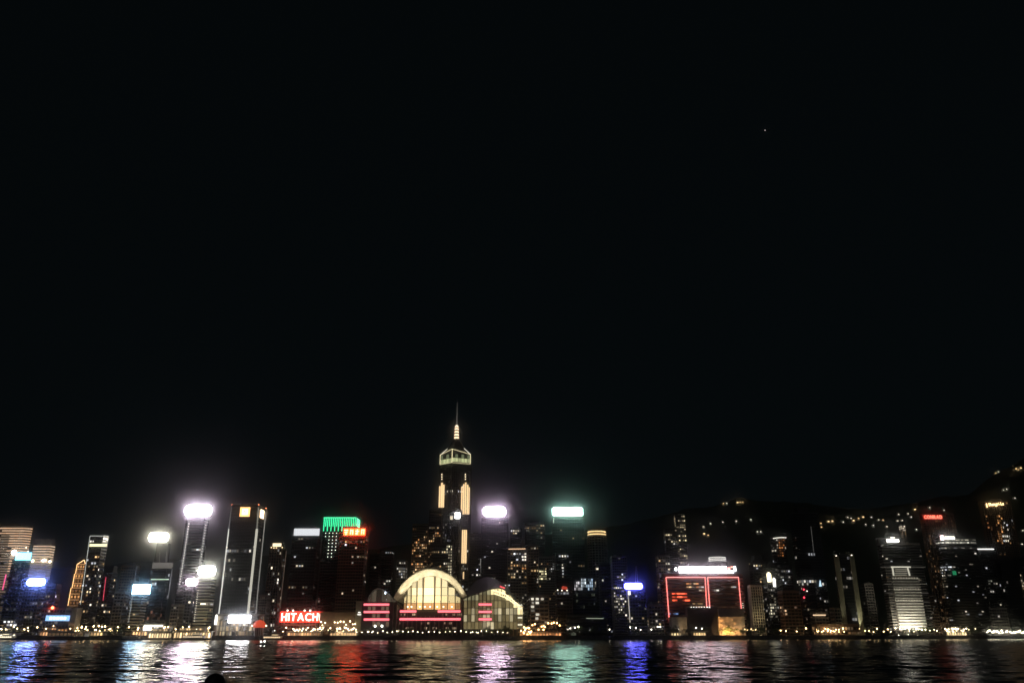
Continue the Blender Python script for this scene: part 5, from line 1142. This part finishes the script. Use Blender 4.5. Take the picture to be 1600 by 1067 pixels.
# --- lit houses on the hillside
HP = {}
def house_proto(name, label, c, s, wd, ht):
    r = thing(name, label, 'house', (0, 0, 0), 'houses on the dark hillside')
    m = MB(); m.box(-wd, wd, -4, 4, -6, ht); m.build('wall', M['pale'], r)
    m = MB(); m.hexa([(-wd - .4, -4.4, ht), (wd + .4, -4.4, ht), (wd + .4, 4.4, ht), (-wd - .4, 4.4, ht)], [(-wd * .6, -.3, ht + 2.4), (wd * .6, -.3, ht + 2.4), (wd * .6, .3, ht + 2.4), (-wd * .6, .3, ht + 2.4)]); m.build('roof', M['tile'], r)
    m = MB(); m.box(-wd * .45, wd * .45, -4.12, -4.02, ht * .35, ht * .85); m.build('lit_window', E(c, s, False), r)
    return r
HP['w'] = house_proto('hillside_house', 'small house with a pale lit window high on the dark hillside', (1, .9, .7), 2.2, 3.0, 4.6)
HP['o'] = house_proto('hillside_house', 'small house with a golden lit window high on the dark hillside', (1, .62, .28), 2.4, 3.4, 4.6)
HP['b'] = house_proto('hillside_villa', 'wide villa with a blazing golden front high on the dark hillside', (1, .68, .32), 4, 4.6, 5)
hused = {}
def put_house(k, u, v):
    d = None
    for D in range(1800, 3000, 6):
        p = P(u, v, D)
        if p.z <= hill_z(p.x, p.y) + 3: d = p; break
    if d is None: return
    loc = (d.x, d.y, hill_z(d.x, d.y)); 
    if k not in hused: hused[k] = 1; HP[k].location = loc
    else: o = dup(HP[k], loc)
    o = HP[k] if hused[k] == 1 else o; hused[k] += 1
    where = [w_ for lim, w_ in ((1140, 'on the slope behind the red-outlined building'), (1195, 'along the ridge above the round ringed tower'), (1290, 'behind the very wide dark tower'), (1340, 'on the slope above the twin pylons'), (1395, 'on the slope right of the twin pylons'), (1445, 'on the slope above the stepped floodlit tower'), (1500, 'just above the red lettered hotel'), (1562, 'on the high ridge above the rounded hotel'), (1700, 'high on the peak beyond the rounded hotel')) if u < lim][0]
    o['label'] = {'w': 'small house with a pale lit window ', 'o': 'small house with a golden lit window ', 'b': 'wide villa with a blazing golden front '}[k] + where; o['group'] = 'lit houses ' + where
for k, u, v in [('o', 1130, 787), ('w', 1135, 786.5), ('b', 1152, 785), ('o', 1156, 784.5), ('o', 1160, 785), ('w', 1129, 816.5), ('w', 1110, 819), ('w', 1099, 823.5), ('w', 1150, 814), ('w', 1173, 812), ('w', 1183, 831), ('w', 1188, 831), ('b', 1100, 834.5), ('o', 1106, 836), ('o', 1282, 818), ('o', 1283, 824), ('b', 1294, 815.5), ('b', 1300, 815), ('w', 1317, 816), ('w', 1324, 808), ('w', 1329, 810), ('b', 1333, 814), ('o', 1341, 810), ('b', 1348, 808), ('w', 1352, 820), ('w', 1361, 808.5), ('w', 1364, 821), ('w', 1372, 812), ('o', 1379, 812.5), ('w', 1385, 823), ('w', 1402, 814), ('w', 1409, 814), ('w', 1403.5, 803.5), ('w', 1418, 802.5), ('b', 1429, 796.5), ('w', 1423, 808), ('w', 1431, 827), ('w', 1452, 794.5), ('w', 1474, 797.5), ('w', 1550, 740), ('o', 1555, 739.5), ('w', 1559, 737), ('o', 1584, 734), ('b', 1587, 733), ('o', 1590, 734), ('b', 1594, 731.5), ('w', 1567, 766), ('w', 1572, 765), ('w', 1585, 779.5), ('w', 1597, 829), ('w', 1566, 852), ('w', 1596, 851), ('o', 1597, 702)]:
    put_house(k, u, v)

# --- aircraft
def aircraft():
    p = P(1195.4, 204, 2600); r = thing('aircraft', 'distant aircraft with one lit landing lamp high in the night sky', 'aircraft', p)
    m = MB()
    n = 12; secs = [(-15, .2), (-13, 1.1), (-9, 1.8), (8, 1.8), (13, 1.0), (16, .25)]; base = 0
    for x, q in secs:
        for i in range(n): a = 6.2832 * i / n; m.v.append((p.x + x, p.y + q * math.cos(a), p.z + q * math.sin(a)))
    for j in range(len(secs) - 1):
        for i in range(n): k = (i + 1) % n; m.f.append((j * n + i, j * n + k, (j + 1) * n + k, (j + 1) * n + i)); m.m.append(0); m.c.append(None)
    m.build('fuselage', M['bluegrey'], r, smooth=True)
    for s in (-1, 1):
        m = MB(); m.hexa([(p.x - 3, p.y + s * 1.6, p.z - .6), (p.x + 3, p.y + s * 1.6, p.z - .6), (p.x + 5.5, p.y + s * 16, p.z + .5), (p.x + 3.5, p.y + s * 16, p.z + .5)], [(p.x - 3, p.y + s * 1.6, p.z), (p.x + 3, p.y + s * 1.6, p.z), (p.x + 5.5, p.y + s * 16, p.z + .7), (p.x + 3.5, p.y + s * 16, p.z + .7)]); m.build('wing', M['bluegrey'], r)
        m = MB(); m.bar((p.x - 2.6, p.y + s * 5, p.z - 1.5), (p.x + 1, p.y + s * 5, p.z - 1.5), .8, 10); m.build('engine', M['metal'], r)
        m = MB(); m.hexa([(p.x + 12, p.y, p.z + .6), (p.x + 15, p.y, p.z + .6), (p.x + 16, p.y + s * 5.5, p.z + .9), (p.x + 14.6, p.y + s * 5.5, p.z + .9)], [(p.x + 12, p.y, p.z + .8), (p.x + 15, p.y, p.z + .8), (p.x + 16, p.y + s * 5.5, p.z + 1), (p.x + 14.6, p.y + s * 5.5, p.z + 1)]); m.build('tailplane', M['bluegrey'], r)
    m = MB(); m.hexa([(p.x + 11, p.y - .15, p.z + 1), (p.x + 15.5, p.y - .15, p.z + 1), (p.x + 15.5, p.y + .15, p.z + 1), (p.x + 11, p.y + .15, p.z + 1)], [(p.x + 14.5, p.y - .1, p.z + 6), (p.x + 16.5, p.y - .1, p.z + 6), (p.x + 16.5, p.y + .1, p.z + 6), (p.x + 14.5, p.y + .1, p.z + 6)]); m.build('tail_fin', M['bluegrey'], r)
    m = MB(); m.lathe((p.x, p.y - 2.2, p.z - 1.9), [(.3, 0), (.8, .5), (.8, 1.1), (.3, 1.6)], 8); m.build('landing_lamp', E((1, .86, .86), 5), r)
aircraft()

# --- person on the near promenade, looking out over the harbour
def person():
    Y = 7.6; top = P(339, 1051.5, Y); x = top.x; z0 = 4.5; H = top.z - z0
    k = H / 1.70
    r = thing('person', 'person with dark hair standing on the near promenade facing the harbour', 'person', (x, Y, z0))
    def skin_mesh(name, verts, edges, rad, mat, parent, lvl=2, root=0):
        me = bpy.data.meshes.new(name); me.from_pydata([(a * k, b_ * k, c * k) for a, b_, c in verts], edges, []); me.materials.append(mat)
        o = bpy.data.objects.new(name, me); col.objects.link(o); o.parent = parent
        bpy.context.view_layer.objects.active = o
        sm = o.modifiers.new('skin', 'SKIN'); sm.use_smooth_shade = True
        sv = me.skin_vertices
        if not sv:
            with bpy.context.temp_override(object=o, active_object=o): bpy.ops.object.skin_root_mark() if False else None
        for i, q in enumerate(rad):
            q = q if isinstance(q, tuple) else (q, q); me.skin_vertices[0].data[i].radius = (q[0] * k, q[1] * k); me.skin_vertices[0].data[i].use_root = (i == root)
        ss = o.modifiers.new('sub', 'SUBSURF'); ss.levels = lvl; ss.render_levels = lvl
        return o
    # joints: pelvis 0, spine 1, chest 2, neck 3, skull base 4, head 5, crown 6, arms, legs
    V = [(0, 0, .92), (0, .01, 1.1), (0, .01, 1.32), (0, 0, 1.44), (0, .01, 1.50), (0, .015, 1.58), (0, .01, 1.655)]
    rd = [(.14, .10), (.125, .09), (.15, .10), (.055, .055), (.062, .075), (.075, .095), (.05, .06)]
    Ed = [(0, 1), (1, 2), (2, 3), (3, 4), (4, 5), (5, 6)]
    for s in (-1, 1):
        b0 = len(V); V += [(s * .17, 0, 1.39), (s * .22, -.01, 1.12), (s * .23, .05, .88), (s * .23, .07, .80)]; rd += [.055, .043, .032, (.022, .04)]; Ed += [(2, b0), (b0, b0 + 1), (b0 + 1, b0 + 2), (b0 + 2, b0 + 3)]
        for f, (dx, ln) in enumerate(((-.027, .075), (-.009, .085), (.009, .08), (.027, .062))):
            i = len(V); V += [(s * .23 + .005 * s, .07 + dx, .785), (s * .235, .075 + dx, .785 - ln * .5), (s * .228, .085 + dx, .785 - ln)]; rd += [.010, .0085, .007]; Ed += [(b0 + 3, i), (i, i + 1), (i + 1, i + 2)]
        i = len(V); V += [(s * .22, .115, .80), (s * .215, .128, .76)]; rd += [.011, .008]; Ed += [(b0 + 3, i), (i, i + 1)]
        b0 = len(V); V += [(s * .09, 0, .86), (s * .10, .02, .48), (s * .105, -.01, .09), (s * .11, .09, .045), (s * .115, .16, .035)]; rd += [.085, .058, .042, (.042, .035), (.035, .025)]; Ed += [(0, b0), (b0, b0 + 1), (b0 + 1, b0 + 2), (b0 + 2, b0 + 3), (b0 + 3, b0 + 4)]
    body = skin_mesh('body', V, Ed, rd, M['skin'], r, 2)
    # clothes follow the same joints, a little wider
    jv = [(0, 0, .76), (0, .01, 1.1), (0, .01, 1.32), (0, 0, 1.42)]; jr = [(.185, .145), (.155, .12), (.175, .125), (.07, .07)]; je = [(0, 1), (1, 2), (2, 3)]
    for s in (-1, 1):
        b0 = len(jv); jv += [(s * .175, 0, 1.385), (s * .22, -.01, 1.12), (s * .23, .045, .89)]; jr += [.072, .058, .045]; je += [(2, b0), (b0, b0 + 1), (b0 + 1, b0 + 2)]
    skin_mesh('jacket', jv, je, jr, M['jacket'], r, 2)
    tv = [(0, 0, .90), (0, .005, 1.04)]; tr = [(.16, .125), (.14, .11)]; te = [(0, 1)]
    for s in (-1, 1):
        b0 = len(tv); tv += [(s * .09, 0, .84), (s * .10, .02, .48), (s * .105, -.01, .08)]; tr += [.098, .072, .06]; te += [(0, b0), (b0, b0 + 1), (b0 + 1, b0 + 2)]
    skin_mesh('trousers', tv, te, tr, M['jeans'], r, 2)
    for s in (-1, 1): skin_mesh('shoe', [(s * .105, -.05, .04), (s * .11, .07, .04), (s * .115, .18, .032)], [(0, 1), (1, 2)], [(.05, .04), (.052, .04), (.04, .028)], M['shoe'], r, 2)
    # face (towards the harbour) and ears
    m = MB()
    def ell(mb, c, rx, ry, rz_, nu=10, nv=7, jit=0):
        rr = random.Random(4); b0 = len(mb.v)
        for j in range(nv + 1):
            t = math.pi * j / nv
            for i in range(nu):
                a = 6.2832 * i / nu; q = 1 + jit * (rr.random() - .5); mb.v.append(((c[0] + rx * q * math.sin(t) * math.cos(a)) * k, (c[1] + ry * q * math.sin(t) * math.sin(a)) * k, (c[2] + rz_ * q * math.cos(t)) * k))
        for j in range(nv):
            for i in range(nu):
                kk = (i + 1) % nu; mb.f.append((b0 + j * nu + i, b0 + (j + 1) * nu + i, b0 + (j + 1) * nu + kk, b0 + j * nu + kk)); mb.m.append(0); mb.c.append(None)
    def small(name, mb, mat):
        me = mb.mesh(name, [mat]); o = bpy.data.objects.new(name, me); col.objects.link(o); o.parent = r; me.polygons.foreach_set('use_smooth', [True] * len(me.polygons)); return o
    m = MB(); ell(m, (0, .115, 1.565), .014, .02, .026); small('nose', m, M['skin'])
    m = MB(); ell(m, (0, .104, 1.527), .024, .010, .007); small('mouth', m, M['red'])
    for s in (-1, 1):
        m = MB(); ell(m, (s * .031, .098, 1.59), .013, .008, .008); small('eye', m, M['black'])
        m = MB(); ell(m, (s * .081, .01, 1.57), .012, .02, .032); small('ear', m, M['skin'])
    # hair cap: full, slightly uneven, covering the crown and back of the head
    m = MB(); ell(m, (0, -.030, 1.604), .093, .100, .098, 28, 18, .035); ell(m, (0, -.055, 1.545), .088, .062, .105, 24, 12, .03); small('hair', m, M['hair'])
    m = MB(); rr = random.Random(9)
    for i in range(420):
        a = rr.uniform(0, 6.283); t = rr.uniform(0, 1.5); d = Vector((math.sin(t) * math.cos(a), math.sin(t) * math.sin(a), math.cos(t)))
        if d.y > .5 and d.z < .5: continue
        p = Vector((d.x * .093, d.y * .108 - .012, 1.6 + d.z * .1)); tn = Vector((d.z * math.cos(a), d.z * math.sin(a), -math.sin(t))) + Vector((rr.gauss(0, .3), rr.gauss(0, .3), 0)); q = p + tn.normalized() * .045 + d * .003
        s_ = d.cross(tn).normalized() * .0035; m.face([(p - s_) * k, (p + s_) * k, (q + s_ * .3) * k, (q - s_ * .3) * k])
    tag(small('hair_strands', m, M['hair']), kind='stuff')
person()

# --- added haze that gives bright signs a lens-like bloom
def haze():
    b = MB(); b.box(-3200, 3200, -140, 5100, -3, 640); o = b.build('haze', [])
    m = bpy.data.materials.new('haze'); m.use_nodes = True; nt = m.node_tree; nt.nodes.clear()
    out = nt.nodes.new('ShaderNodeOutputMaterial'); v = nt.nodes.new('ShaderNodeVolumePrincipled')
    v.inputs['Color'].default_value = (.92, .95, 1, 1); v.inputs['Density'].default_value = 1.5e-4; v.inputs['Anisotropy'].default_value = .996
    nt.links.new(v.outputs[0], out.inputs['Volume']); o.data.materials.append(m); o.display_type = 'WIRE'
    tag(o, kind='stuff'); o['label'] = 'thin added haze spreading a bloom around the harbour lights'; 
haze()
